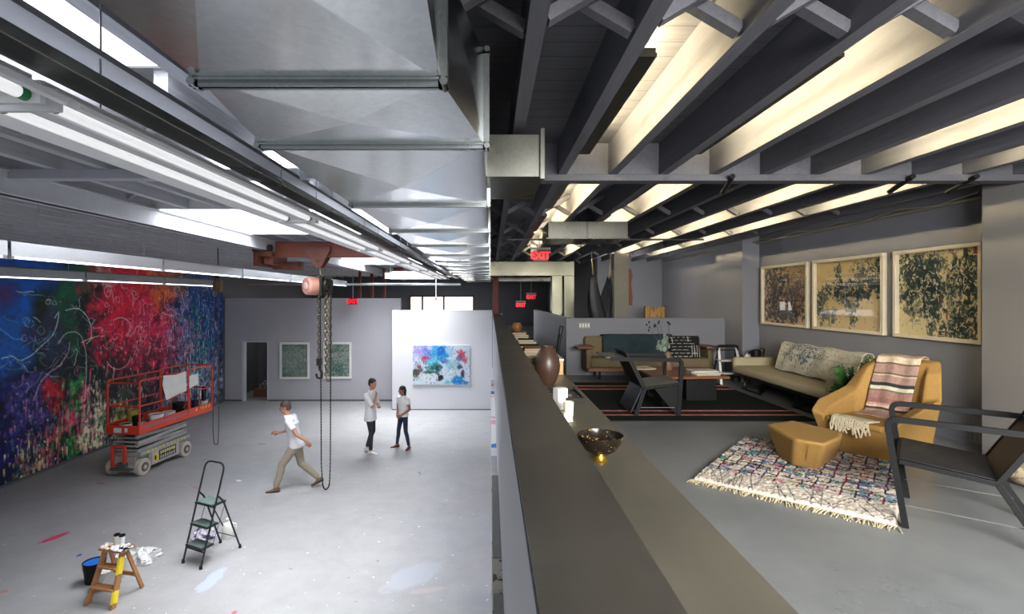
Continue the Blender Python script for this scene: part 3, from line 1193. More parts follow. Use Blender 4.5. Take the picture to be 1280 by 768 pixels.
for (p0, p1) in zip(loop, loop[1:]):
    n = max(1, int((p1 - p0).length / .055))
    for i in range(n):
        b.ball(p0 + (p1 - p0) * (i / n), .017, seg=5, rings=3)
b.build('hand_chain', M_IRON, hs)

# second chain fall in front of the mural
Y3 = 12.4
c2 = gy(272.5, 357, Y3)
h2 = thing('chain_fall', 'brown chain bag with a thin hanging chain loop before the mural', 'hoist', c2)
MB().lathe([(0, -.17), (.09, -.16), (.115, -.08), (.105, .08), (.08, .15), (0, .17)], seg=16).build('chain_bag', plain('brown_canvas', (112, 92, 66), .8), h2)
MB().cyl((0, 0, .15), (0, 0, 1.45 + CAMZ - c2.z), .012, seg=6).box(-.05, .05, -.05, .05, .17, .27).build('hanger', M_IRON, h2)
zb2 = gy(0, 556, Y3).z - c2.z
b = MB().tube(rounded([(-.03, -.1, -.1), (-.07, -.1, zb2 + .4), (-.04, -.1, zb2 + .03), (.05, -.1, zb2 + .03), (.075, -.1, zb2 + .5), (.06, -.1, -.1)], .12, 5), .011, 6)
b.build('hand_chain', plain('dull_chain', (92, 90, 88), .5, .6), h2)
# ------------------------------------------------------------------ the mural: an abstract field of colour on the left wall
M_MURAL = vcol('mural_paint', .5, .05, 40, .3, .08)
MY0, MY1, MZ0, MZ1 = 6.0, 18.7, .06, 4.62
MW, MH = 640, 250
cv = Canvas(MW, MH, (14, 17, 26))
rm = random.Random(5)


def mu(u, v):
    """picture position of a motif on the left wall -> fraction of the canvas"""
    y = FPX * -X_L / (CU - u)
    z = CAMZ - (v - CV) * y / FPX
    return (y - MY0) / (MY1 - MY0), (MZ1 - z) / (MZ1 - MZ0)


def mblob(u, v, du, dv, col, alpha=1.0, rag=.8, seed=0, cells=9, soft=.4):
    x, y = mu(u, v)
    x0, x1 = mu(u - du, v)[0], mu(u + du, v)[0]
    ya, yb = mu(u, v - dv)[1], mu(u, v + dv)[1]
    cv.blob(x, y, (x1 - x0) / 2, (yb - ya) / 2, col, alpha, rag, seed, cells, soft)


mblob(20, 350, 95, 60, (14, 62, 140), 1, .35, 1, 5, .5)
mblob(40, 375, 60, 40, (10, 74, 160), .9, .5, 2, 6, .6)
mblob(5, 368, 25, 22, (52, 34, 80), .9, .5, 3, 6, .8)
mblob(8, 430, 40, 55, (18, 76, 158), .9, .7, 4)
mblob(22, 540, 60, 70, (22, 26, 84), .95, .8, 5)
mblob(30, 500, 40, 40, (70, 58, 120), .6, 1.2, 6, 16)
mblob(92, 420, 50, 80, (13, 26, 24), 1, .5, 7, 6)
mblob(95, 352, 26, 34, (18, 74, 58), .85, .9, 8, 12)
mblob(84, 395, 26, 40, (22, 78, 50), .6, 1.3, 9, 16)
mblob(60, 420, 26, 34, (42, 40, 72), .7, 1.1, 10, 14)
mblob(150, 350, 40, 40, (150, 48, 42), .9, .6, 11, 8)
mblob(165, 400, 52, 75, (204, 22, 48), 1, .75, 12, 9)
mblob(150, 440, 40, 50, (178, 20, 48), .95, 1.0, 13, 12)
mblob(195, 420, 32, 60, (196, 40, 78), .85, 1.2, 14, 14)
mblob(204, 352, 26, 32, (196, 84, 36), .9, .8, 15, 10)
mblob(222, 345, 20, 26, (112, 66, 40), .8, .8, 16, 10)
mblob(128, 345, 16, 16, (188, 130, 116), .7, 1.2, 17, 22)
mblob(170, 330, 18, 14, (214, 34, 34), .95, .6, 18, 9)
mblob(255, 390, 34, 80, (24, 54, 118), .95, .6, 19, 8)
mblob(246, 440, 20, 60, (16, 84, 92), .8, .9, 20, 12)
mblob(268, 480, 18, 40, (140, 142, 184), .7, 1.2, 21, 18)
mblob(232, 470, 16, 34, (96, 130, 150), .6, 1.3, 22, 18)
mblob(222, 420, 16, 60, (148, 120, 150), .5, 1.5, 23, 22)
mblob(66, 490, 16, 26, (168, 24, 36), .95, .8, 24, 10)
mblob(90, 490, 12, 36, (44, 120, 62), .9, 1.0, 25, 12)
mblob(104, 510, 12, 40, (212, 48, 98), .9, 1.1, 26, 12)
mblob(82, 526, 9, 20, (232, 54, 104), .95, .9, 27, 10)
mblob(70, 540, 10, 20, (176, 60, 76), .9, 1.0, 28, 12)
mblob(112, 540, 18, 50, (214, 184, 158), .95, 1.1, 29, 14)
mblob(125, 515, 12, 40, (206, 178, 152), .85, 1.4, 30, 18)
mblob(88, 570, 12, 34, (46, 150, 70), .95, .9, 31, 12)
mblob(48, 582, 7, 30, (226, 66, 96), .95, 1.1, 32, 14)
mblob(58, 560, 8, 26, (190, 96, 84), .7, 1.3, 33, 18)
mblob(30, 590, 18, 30, (52, 70, 62), .7, 1.4, 34, 20)
mblob(42, 600, 20, 20, (196, 180, 110), .5, 1.7, 35, 24)
mblob(150, 500, 26, 34, (44, 66, 48), .8, 1.1, 36, 14)
mblob(150, 520, 10, 18, (150, 140, 46), .8, .9, 37, 12)
mblob(180, 480, 30, 26, (52, 42, 50), .7, 1.2, 38, 16)
mblob(140, 480, 30, 40, (20, 24, 26), .7, 1.4, 39, 20)
mblob(182, 440, 50, 16, (88, 34, 48), .6, 1.4, 40, 18)
mblob(225, 500, 22, 26, (120, 130, 150), .7, 1.3, 41, 18)
# dark broken texture, then drips and dabs: colours by zone
nz1 = cv.fnoise(26, 90, 4)
nz2 = cv.fnoise(60, 91, 3)
low = np.clip((cv.yy / cv.h - .30) / .4, 0, 1)
right = np.clip((cv.xx / cv.w - .55) / .25, 0, 1)
mask = np.clip((np.maximum(nz1, nz2 * .97) - .60 + .05 * low + .03 * right) / .05, 0, 1) * (.18 + .42 * np.maximum(low, right * .5))
cv.a += (np.array([.06, .065, .08]) - cv.a) * mask[..., None]


def smear(u0, u1, v0, v1, pal, n, wmax, hs, sig=3.2):
    for _ in range(n):
        u, v = rm.gauss((u0 + u1) / 2, (u1 - u0) / sig), rm.gauss((v0 + v1) / 2, (v1 - v0) / sig)
        if u > 279:
            continue
        x, y = mu(u, v)
        h_ = rm.choice(hs) * rm.uniform(.6, 1.3)
        k = rm.uniform(.2, .72)
        px, py = x * MW, y * MH
        w__ = rm.uniform(.5, wmax)
        c_ = rm.choice(pal)
        cv.dab(px, py, w__, h_ * .5, c_, k)
        cv.dab(px + rm.uniform(-.6, .6), py + h_ * .6, w__ * .6, h_ * .5, c_, k * .8)


smear(125, 232, 360, 450, [(244, 70, 100), (236, 160, 170), (255, 130, 120), (120, 14, 34), (90, 12, 26), (255, 120, 60)], 620, 1.7, (1, 2, 4))
smear(205, 262, 390, 470, [(220, 60, 110), (190, 160, 190), (60, 40, 70), (228, 200, 214), (240, 80, 130)], 520, 1.5, (2, 4, 7))
smear(232, 280, 350, 505, [(130, 150, 200), (36, 76, 140), (12, 30, 66), (24, 100, 100), (200, 204, 222), (70, 110, 170)], 1000, 1.5, (1.5, 3, 6, 9))
smear(225, 278, 450, 505, [(196, 196, 218), (120, 120, 160), (30, 34, 56), (90, 140, 140), (230, 226, 236)], 620, 1.7, (3, 6, 10))
smear(100, 150, 470, 585, [(226, 200, 172), (12, 14, 18), (206, 178, 150), (14, 16, 20), (60, 130, 70)], 460, 2.2, (3, 6, 10))
smear(60, 110, 480, 590, [(240, 60, 110), (40, 130, 66), (16, 20, 22), (200, 40, 70), (90, 180, 90)], 240, 1.8, (3, 6, 10))
smear(10, 70, 530, 608, [(226, 190, 130), (60, 120, 70), (14, 16, 34), (220, 80, 100), (12, 14, 24), (236, 226, 200)], 330, 1.6, (2, 4, 8))
smear(0, 60, 470, 560, [(64, 56, 130), (150, 130, 180), (20, 26, 70), (120, 90, 140), (36, 44, 110)], 190, 1.6, (2, 4, 7))
smear(60, 130, 350, 480, [(30, 110, 66), (16, 60, 44), (60, 66, 120), (10, 16, 18)], 360, 1.2, (1, 2, 4))
smear(130, 215, 450, 530, [(20, 20, 26), (220, 186, 186), (170, 36, 64), (60, 96, 70), (16, 18, 22)], 420, 1.6, (2, 4, 7))
# calligraphic loops
for (u0, u1, v0, v1, pal, n, r) in ((120, 235, 345, 440, [(240, 190, 180), (250, 150, 150), (240, 230, 225), (255, 120, 110)], 90, .6),
                                    (205, 277, 345, 470, [(180, 190, 225), (120, 150, 220), (200, 205, 225)], 90, .6),
                                    (20, 130, 360, 480, [(120, 170, 140), (150, 150, 190), (210, 210, 205), (60, 140, 110), (100, 90, 150)], 46, .6),
                                    (0, 60, 400, 470, [(70, 150, 220), (120, 180, 235)], 14, .6)):
    for _ in range(n):
        x, y = mu(rm.uniform(u0, u1), rm.uniform(v0, v1))
        cv.scribble(x * MW, y * MH, rm.uniform(6, 15), rm.choice(pal), r, rm.uniform(1.2, 3), rm.uniform(.25, .6), rm)
for pts, col in (([(0, 448), (14, 444), (22, 452), (38, 444), (50, 432), (64, 420), (70, 404), (72, 388), (66, 398)], (196, 210, 214)),
                 ([(40, 500), (48, 478), (58, 466), (72, 458), (84, 440), (85, 428)], (178, 150, 170)),
                 ([(80, 388), (96, 384), (108, 396), (113, 412), (112, 424), (106, 430)], (206, 220, 212)),
                 ([(100, 428), (108, 424), (120, 420), (128, 420)], (214, 210, 206)),
                 ([(104, 500), (106, 470), (106, 440), (100, 420), (92, 414), (80, 416), (70, 430)], (170, 190, 176)),
                 ([(132, 452), (138, 460), (148, 462), (158, 456), (162, 446)], (240, 160, 160)),
                 ([(140, 400), (150, 396), (160, 402), (162, 412), (156, 420)], (250, 190, 190))):
    pp = [mu(*p) for p in pts]
    q = [Vector((a * MW, b_ * MH, 0)) for a, b_ in pp]
    q = rounded(q, 30, 5)
    cv.line([(a.x, a.y) for a in q], .62, col, .7)
cv.a = np.clip(np.clip(cv.a, 0, 1) ** .90 * 1.34, 0, 1)
mural = cv.mesh('mural', (X_L + .03, MY0, MZ1), (0, MY1 - MY0, 0), (0, 0, MZ0 - MZ1), M_MURAL)
tag(mural, 'wall-sized abstract mural in blue, red, pink and green paint on the left wall', 'mural')
MB().box(X_L + .002, X_L + .028, MY0, MY1, MZ0, MZ1).build('stretcher', M_WHITE, mural)
struct('baseboard_left', MB().box(X_L, X_L + .05, -1.5, MY1, 0, .05), M_DARKW)

# ------------------------------------------------------------------ pictures
M_CANVAS = vcol('canvas_paint', .6, .05, 60, .3, .06)
M_FRAMEW = plain('white_picture_frame', (226, 226, 224), .5, var=.03)
M_FRAMEC = plain('cream_picture_frame', (214, 204, 180), .5, var=.05)


def glass_mat():
    t = NT('picture_glass')
    tr = t.n('ShaderNodeBsdfTransparent')
    gl = t.n('ShaderNodeBsdfGlossy')
    gl.inputs['Roughness'].default_value = .02
    fr = t.n('ShaderNodeFresnel')
    fr.inputs['IOR'].default_value = 1.42
    mx = t.n('ShaderNodeMixShader')
    t.l(t.math('MULTIPLY', fr.outputs[0], .16), mx.inputs[0])
    t.l(tr.outputs[0], mx.inputs[1])
    t.l(gl.outputs[0], mx.inputs[2])
    t.l(mx.outputs[0], t.out.inputs['Surface'])
    nz = t.noise(2, 2)
    t.l(t.math('MULTIPLY', nz, .03), gl.inputs['Roughness'])
    return t.m


M_GLASS = glass_mat()


def framed(lab, cvs, origin, du, dv, n, frame_mat, fw=.05, depth=.05, glass=True, mat_w=.0):
    """origin = top-left corner on the wall, du = width vector, dv = height vector (down), n = unit normal into the room"""
    o, du, dv, n = Vector(origin), Vector(du), Vector(dv), Vector(n)
    t = thing('framed_painting' if fw else 'painting', lab, 'painting', o + du / 2 + dv / 2)
    e1, e2 = du.normalized(), dv.normalized()
    W_, H_ = du.length, dv.length
    c = Vector((0, 0, 0)) - du / 2 - dv / 2

    def slab(a0, a1, b0, b1, d0, d1, mb):
        p = [c + e1 * a + e2 * b_ + n * d for d in (d0, d1) for (a, b_) in ((a0, b0), (a1, b0), (a1, b1), (a0, b1))]
        mb.add(p, [(3, 2, 1, 0), (4, 5, 6, 7), (0, 1, 5, 4), (1, 2, 6, 5), (2, 3, 7, 6), (3, 0, 4, 7)])
    if fw:
        f = MB()
        slab(0, W_, 0, fw, .0, depth, f)
        slab(0, W_, H_ - fw, H_, .0, depth, f)
        slab(0, fw, fw, H_ - fw, .0, depth, f)
        slab(W_ - fw, W_, fw, H_ - fw, .0, depth, f)
        f.build('frame', frame_mat, t, bevel=.003)
        in0 = fw
        bk = MB()
        slab(fw, W_ - fw, fw, H_ - fw, .002, .012, bk)
        bk.build('backing', frame_mat, t)
        d = .014
    else:
        in0 = 0
        bk = MB()
        slab(0, W_, 0, H_, .001, depth - .003, bk)
        bk.build('stretcher', frame_mat, t)
        d = depth
    p0 = c + e1 * in0 + e2 * in0 + n * d
    cvs.mesh('canvas', p0, e1 * (W_ - 2 * in0), e2 * (H_ - 2 * in0), M_CANVAS, t)
    if glass:
        g = MB()
        p = [c + e1 * a + e2 * b_ + n * (depth - .012) for (a, b_) in ((fw, fw), (W_ - fw, fw), (W_ - fw, H_ - fw), (fw, H_ - fw))]
        g.quad(*p)
        g.build('glass_pane', M_GLASS, t, smooth=False)
    return t


def green_canvas(seed, dark):
    c = Canvas(70, 88, (128, 140, 134))
    r = random.Random(seed)
    for i in range(14):
        c.blob(r.random(), r.random(), r.uniform(.2, .5), r.uniform(.1, .3), r.choice([(96, 120, 110), (150, 158, 150), (74, 106, 96), (160, 164, 158)]), .7, 1.1, seed + i, 10)
    for i in range(1300):
        c.dab(r.random() * 70, r.random() * 88, r.uniform(.5, 1.2), r.uniform(.5, 2), r.choice([(30, 72, 62), (70, 110, 100), (180, 188, 178), (52, 92, 84), (20, 50, 46)] if dark else [(86, 116, 104), (150, 160, 150), (110, 130, 122), (66, 100, 90)]), .7)
    for i in range(30):
        c.scribble(r.random() * 70, r.random() * 88, 6, r.choice([(190, 196, 186), (40, 80, 70)]), .5, 1.5, .6, r)
    return c


yw = YP - .004
for (u0, u1, v0, v1, s, dk, lab) in ((350, 387, 428, 474, 21, False, 'hazy grey-green abstract in a white frame on the grey partition, left of the chains'),
                                     (404.5, 439.5, 428, 473.5, 33, True, 'speckled dark green abstract in a white frame partly behind the hoist chains')):
    a, b_ = gy(u0, v0, yw), gy(u1, v1, yw)
    framed(lab, green_canvas(s, dk), a, (b_.x - a.x, 0, 0), (0, 0, b_.z - a.z), (0, -1, 0), M_FRAMEW, .075, .05, True)

c = Canvas(142, 98, (188, 200, 214))
r = random.Random(3)
for (x, y, rx, ry, col, al) in ((.15, .15, .2, .22, (150, 140, 200), .9), (.3, .2, .12, .2, (122, 96, 180), .9), (.22, .34, .08, .12, (176, 40, 70), .95), (.42, .12, .25, .2, (60, 150, 200), .95), (.52, .25, .18, .18, (20, 130, 190), .95), (.5, .12, .08, .12, (20, 90, 180), .9),
                                (.36, .4, .16, .16, (80, 180, 200), .9), (.4, .55, .16, .12, (14, 84, 82), .95), (.12, .55, .10, .14, (84, 66, 66), .9), (.06, .7, .09, .16, (56, 56, 44), .9), (.3, .68, .10, .05, (24, 74, 60), .9), (.43, .72, .05, .18, (20, 32, 34), 1), (.48, .82, .06, .1, (16, 24, 28), 1),
                                (.42, .8, .035, .09, (216, 220, 220), .95), (.86, .2, .1, .13, (206, 56, 70), .95), (.9, .34, .08, .1, (190, 80, 96), .9), (.82, .3, .06, .1, (100, 80, 130), .8), (.82, .52, .05, .1, (54, 50, 84), .9), (.87, .72, .035, .14, (50, 44, 60), .95), (.7, .5, .14, .16, (120, 176, 190), .9),
                                (.75, .7, .08, .08, (160, 176, 120), .8), (.76, .9, .12, .14, (14, 120, 190), .95), (.9, .93, .1, .08, (20, 110, 170), .9), (.6, .93, .08, .08, (70, 170, 180), .8), (.2, .85, .16, .12, (190, 204, 204), .8), (.66, .14, .1, .1, (140, 180, 210), .8), (.55, .4, .1, .08, (60, 100, 170), .8), (.3, .06, .06, .06, (220, 170, 210), .7)):
    c.blob(x, y, rx, ry, col, al, .75, int(x * 99 + y * 999), 9, .5)
for i in range(520):
    c.dab(r.random() * 142, r.random() * 98, r.uniform(.5, 1.6), r.uniform(.5, 2.4), r.choice([(225, 230, 235), (40, 140, 200), (30, 60, 110), (180, 60, 90), (90, 180, 190), (40, 60, 50), (150, 140, 200)]), .6)
a, b_ = gy(516, 432, 17.35), gy(587, 481, 17.35)
framed('unframed blue, teal and red abstract canvas on the white display wall behind the woman', c, (a.x, 17.4, a.z), (b_.x - a.x, 0, 0), (0, 0, b_.z - a.z), (0, -1, 0), M_FRAMEW, 0, .05, False)


def tan_canvas(seed, base, clusters, cols, extra=(), back=()):
    c = Canvas(200, 150, base)
    r = random.Random(seed)
    c.blob(.5, .8, .9, .4, tuple(min(255, k + 12) for k in base), .6, 1.0, seed, 6)
    c.blob(.4, .1, .9, .25, tuple(k - 18 for k in base), .6, 1.0, seed + 1, 6)
    for (x, y, rx, ry, col) in back:
        c.blob(x, y, rx, ry, col, .6, 1.2, seed + 7, 10)
    hi = tuple(min(255, k + 22) for k in base)
    for (x, y, rx, ry, k) in clusters:
        c.blob(x, y, rx, ry, cols[0], .75 * k, 1.9, seed + int(100 * x + 10 * y), 13, .25)
        c.blob(x, y, rx * .9, ry * .9, cols[1], .75 * k, 2.4, seed + int(70 * x + 30 * y), 22, .25)
        n = int(620 * rx * ry * k) + 6
        for i in range(n):            # leafy brush strokes
            px, py = (x + r.uniform(-1, 1) * rx) * 200, (y + r.uniform(-1, 1) * ry) * 150
            if ((px / 200 - x) / rx) ** 2 + ((py / 150 - y) / ry) ** 2 > 1.15:
                continue
            c.scribble(px, py, r.uniform(4, 9), r.choice(cols), r.uniform(.7, 1.5), r.uniform(.5, 1.3), r.uniform(.6, .95), r)
        for i in range(int(n * 1.5)):     # ground colour drawn back through
            px, py = (x + r.uniform(-1, 1) * rx) * 200, (y + r.uniform(-1, 1) * ry) * 150
            c.scribble(px, py, r.uniform(5, 10), r.choice([base, hi, base]), .8, r.uniform(.6, 2.0), .85, r)
    for (x, y, rx, ry, col) in extra:
        c.blob(x, y, rx, ry, col, .8, 1.2, seed + 77, 14)
    for i in range(60):
        px, py = r.random() * 200, (r.random() ** .6) * 150
        c.dab(px, py, .7, r.uniform(1, 4), r.choice(cols), .6)
    return c


INK = [(28, 50, 56), (20, 38, 46), (44, 70, 74), (30, 44, 40), (16, 28, 34)]
pics = [
    (955, 1013, 'tan abstract with dense dark and reddish brushwork, left of the three framed lounge pictures',
     tan_canvas(41, (186, 158, 116), [(.28, .25, .24, .22, 1), (.25, .55, .22, .24, 1), (.35, .82, .30, .16, 1), (.72, .80, .24, .16, .9), (.74, .50, .2, .18, .5), (.78, .3, .12, .2, .3)], [(34, 40, 56), (26, 30, 40), (110, 52, 52), (40, 60, 74), (140, 84, 66), (20, 24, 34)], [(.18, .55, .03, .04, (150, 60, 60))], [(.75, .45, .3, .35, (150, 110, 90)), (.25, .6, .2, .2, (150, 96, 90))])),
    (1020, 1109, 'tan abstract with a blue-green scribbled band, middle of the three framed lounge pictures',
     tan_canvas(52, (212, 188, 136), [(.40, .44, .20, .11, 1), (.62, .46, .2, .10, 1), (.85, .36, .13, .12, .9), (.90, .14, .09, .14, .8), (.68, .16, .08, .12, .6), (.36, .18, .04, .18, .7), (.54, .62, .09, .10, .9), (.58, .80, .05, .13, .8), (.08, .55, .08, .10, .8), (.08, .78, .07, .14, .7), (.24, .82, .10, .10, .6), (.18, .45, .08, .06, .8)], INK)),
    (1122, 1234, 'pale tan abstract with a dark blue-green tangle, right of the three framed lounge pictures',
     tan_canvas(63, (218, 202, 156), [(.22, .27, .20, .22, 1), (.40, .40, .16, .22, 1), (.46, .62, .12, .14, .9), (.12, .5, .10, .12, .7), (.86, .32, .16, .28, 1), (.90, .70, .12, .18, .8), (.72, .90, .24, .10, .9), (.5, .14, .2, .08, .6), (.2, .72, .10, .12, .5), (.68, .5, .05, .3, .5)], INK + [(70, 90, 84)], [(.55, .56, .025, .04, (176, 60, 56)), (.62, .72, .012, .06, (160, 60, 56)), (.95, .04, .035, .035, (150, 50, 44))])),
]
for (u0, u1, lab, c) in pics:
    y0, y1 = FPX * X_R / (u0 - CU), FPX * X_R / (u1 - CU)     # far edge, near edge
    framed(lab, c, (X_R, y0, 4.36), (0, y1 - y0, 0), (0, 0, -1.02), (-1, 0, 0), M_FRAMEC, .04, .06, True)

# large works hung on the gallery face of the parapet wall, seen from above, edge on
M_RAW = plain('primed_canvas_edge', (188, 190, 190), .7, var=.05)
edges_c = Canvas(20, 200, (225, 225, 228))
specs = [(3.42, 5.0, 2.07, 'grey-edged canvas on the gallery side of the parapet, beyond the splashed one', plain('grey_canvas_edge', (150, 152, 152), .6)),
         (3.04, 3.40, 2.07, 'narrow canvas with dark splashes on its edge, on the gallery side of the parapet', None),
         (1.2, 3.0, 2.07, 'grey-edged canvas nearest the viewer on the gallery side of the parapet', plain('grey_canvas_edge', (150, 152, 152), .6)),
         (6.0, 11.6, 1.95, 'long canvas with a blue and pink edge, farthest on the gallery side of the parapet', None)]


def splash_mat(name, base, cols, scale, stretch=(1, 1, 1)):
    t = NT(name)
    c = srgb(base)
    last = None
    for i, (col, lo) in enumerate(cols):
        f = t.noise(scale * (1 + .3 * i), 3, .6, vec=None, stretch=tuple(s * (1 + .17 * i) for s in stretch))
        m = t.ramp(f, [(lo, 0), (lo + .02, 1)])
        last = t.mix(m, last if last is not None else c, srgb(col))
    t.set(last, .5)
    return t.m


M_SPL1 = splash_mat('splashed_edge', (206, 204, 190), [((40, 34, 70), .56), ((90, 80, 60), .62)], 5)
M_SPL2 = splash_mat('blue_pink_edge', (232, 232, 236), [((20, 120, 200), .56), ((230, 170, 180), .58), ((60, 60, 66), .66)], 1.4)
M_SPL3 = splash_mat('speckled_front', (206, 202, 188), [((120, 110, 90), .6), ((60, 60, 70), .66)], 6)
for i, (y0, y1, zt_, lab, m) in enumerate(specs):
    m = m or (M_SPL1 if i == 1 else M_SPL2)
    t = thing('canvas_panel', lab, 'painting', (.04, (y0 + y1) / 2, .0))
    hl = (y1 - y0) / 2
    MB().box(-.024, .0345, -hl, hl, 0, zt_).build('stretcher', m, t)
    MB().box(-.029, -.024, -hl, hl, .0, zt_).build('painted_face', M_SPL3 if i != 3 else M_SPL2, t)
# ------------------------------------------------------------------ scissor lift
M_LRED = plain('lift_red_paint', (206, 62, 40), .45, var=.10, scale=9)
M_LRED_D = plain('lift_dark_red', (150, 40, 30), .5, var=.12)
M_LGREY = plain('lift_grey_paint', (150, 150, 148), .5, var=.10, scale=9)
M_LGREY_D = plain('lift_dark_grey', (84, 84, 82), .5, var=.15)
M_TYRE = plain('pale_solid_tyre', (186, 176, 166), .7, var=.12)
M_YEL = plain('hazard_yellow', (214, 190, 60), .5)
M_TAPE = plain('black_tape', (24, 24, 24), .5)
fl, fr_, rr = gz(143, 593, 0), gz(178, 594, 0), gz(230, 571, 0)
ang = math.atan2(-(rr.x - fr_.x), rr.y - fr_.y)
lift = thing('scissor_lift', 'red and grey scissor lift parked in front of the mural', 'lift', ((fl.x + fr_.x) / 2, (fl.y + fr_.y) / 2, 0), ang)
hw = .36
b = MB().box(-.27, .27, -.12, 1.42, .13, .42).box(-hw + .03, hw - .03, .20, 1.10, .12, .46).box(-.30, .30, -.16, .0, .10, .22).box(-hw, hw, -.08, 1.46, .42, .50)
b.build('chassis', M_LGREY, lift, bevel=.012)
MB().box(-hw + .01, -hw + .03, .24, 1.08, .14, .44).build('side_panel', plain('lift_side_grey', (170, 168, 170), .5), lift, bevel=.006)
pn = MB().box(hw - .03, hw - .01, .24, 1.08, .14, .44).build('side_panel', plain('lift_side_grey', (170, 168, 170), .5), lift, bevel=.006)
# yellow emblem and worn lettering strokes on the side panel
MB().ball((hw - .008, .36, .27), .004, .085, .095, 14, 8).build('decal', M_YEL, pn)
MB().ball((hw - .003, .34, .27), .004, .03, .06, 10, 6).build('decal', M_TAPE, pn)
rb = random.Random(2)
d1, d2, d3 = MB(), MB(), MB()
d1.box(hw - .011, hw - .006, .45, .98, .19, .40)
for k in range(7):
    y = .485 + k * .068
    MB().box(hw - .006, hw - .003, y, y + .05, .305 + .008 * (k % 2), .375).build('letter_mark', plain('faded_yellow', (206, 196, 120), .5), pn)
    MB().box(hw - .006, hw - .003, y + .005, y + .040, .21, .275 - .01 * (k % 2)).build('letter_mark', plain('faded_white', (196, 192, 184), .5), pn)
d1.build('decal', M_TAPE, pn)
for (x, y, nm) in ((-hw + .03, .0, 0), (hw - .03, .0, 0), (-hw + .03, 1.30, 1), (hw - .03, 1.30, 1)):
    s = 1 if x > 0 else -1
    wh = MB().cyl((x - .06 * s, y, .18), (x + .055 * s, y, .18), .18, seg=22).build('wheel', M_TYRE, lift, bevel=.015)
    MB().cyl((x + .052 * s, y, .18), (x + .062 * s, y, .18), .10, seg=16).build('hub', M_LGREY_D, wh)
    MB().cyl((x + .06 * s, y, .18), (x + .07 * s, y, .18), .045, seg=12).build('hub_cap', M_TYRE, wh)
MB().box(-.25, .25, -.22, -.14, .14, .20).box(-.1, .1, -.2, -.1, .2, .30).build('steering_bar', M_LGREY_D, lift, bevel=.01)
g = MB()
for x in (-.25, .03):
    g.box(x, x + .05, -.19, -.13, .22, .66)
g.box(-.25, .08, -.18, -.14, .62, .66).box(-.2, .03, -.17, -.15, .22, .26)
g.build('access_ladder', M_LRED, lift, bevel=.004)
# folded scissor stack
for i in range(4):
    z = .54 + i * .088
    q = MB()
    for s in (-1, 1):
        x = s * (.27 - .03 * (i % 2))
        q.bar((x, -.08, z + .02 * (1 if i % 2 else -1)), (x, 1.42, z - .02 * (1 if i % 2 else -1)), .05, .07)
    for y in (-.06, .65, 1.40):
        q.cyl((-.28, y, z), (.28, y, z), .022, seg=8)
    q.build('scissor_arm', M_LGREY, lift, bevel=.004)
hz = MB()
for k in range(11):
    hz.box(hw + .0, hw + .003, .1 + k * .115, .155 + k * .115, .445, .485)
hz.build('hazard_stripe', M_YEL, lift)
MB().box(-.2, .2, .1, 1.3, .50, .80).build('lift_ram', M_LGREY_D, lift, bevel=.02)
# platform and guard rails
PH, PL0, PL1 = .92, -.14, 2.24
MB().box(-.38, .38, PL0, PL1, PH, PH + .05).build('platform_deck', M_LGREY_D, lift)
tb = MB().box(.36, .385, PL0, PL1, PH - .02, PH + .20).box(-.385, -.36, PL0, PL1, PH - .02, PH + .20).box(-.385, .385, PL0 - .02, PL0, PH - .02, PH + .17).box(-.385, .385, PL1, PL1 + .02, PH - .02, PH + .20)
tbo = tb.build('toe_board', M_LRED, lift, bevel=.004)
s = MB()
for k in range(5):
    s.bar((.3865, 1.62 + k * .12, PH + .10), (.3865, 1.67 + k * .12, PH + .16), .004, .035)
s.build('hazard_stripe', M_YEL, tbo)
MB().box(.3855, .388, .0, 1.5, PH + .10, PH + .13).build('stripe', plain('violet_grey_stripe', (120, 104, 130), .5), tbo)
MB().box(-.2, -.02, PL0 - .023, PL0 - .02, PH + .02, PH + .12).box(.05, .12, PL0 - .023, PL0 - .02, PH + .03, PH + .12).build('decal', M_WHITE, tbo)
RT, RM = PH + 1.12, PH + .58
r = MB()
for x in (-.37, .37):
    r.tube(rounded([(x, PL0 + .01, PH + .1), (x, PL0 + .01, RT), (x, 1.42, RT), (x, 1.42, PH + .1)], .06), .019, 8)
    r.cyl((x, PL0, RM), (x, 1.42, RM), .016, seg=8)
r.cyl((-.37, PL0 + .01, RT - .05), (.37, PL0 + .01, RT - .05), .018, seg=8).cyl((-.37, PL0 + .01, RM), (.37, PL0 + .01, RM), .016, seg=8)
r.build('guard_rail', M_LRED, lift)
r = MB()
for x in (-.345, .385):
    r.tube(rounded([(x, 1.36, PH + .1), (x, 1.36, RT + .04), (x, PL1, RT + .04), (x, PL1, PH + .1)], .06), .019, 8)
    r.cyl((x, 1.75, RM + .02), (x, PL1, RM + .02), .016, seg=8)
    r.cyl((x, 1.75, RM + .02), (x, 1.75, PH + .1), .016, seg=8)
r.cyl((-.345, PL1, RT + .04), (.385, PL1, RT + .04), .018, seg=8).cyl((-.345, PL1, RM), (.385, PL1, RM), .016, seg=8)
r.build('extension_rail', M_LRED, lift)
MB().box(.30, .36, 1.95, 2.05, RM - .3, RM + .05).build('control_box', M_BLACK, lift, bevel=.01)

Ml = Matrix.Translation(lift.location) @ Matrix.Rotation(ang, 4, 'Z')


def on_lift(x, y, z):
    return Ml @ Vector((x, y, z))


M_TUB = plain('white_plastic', (224, 224, 220), .45, var=.04)
DZ = PH + .05


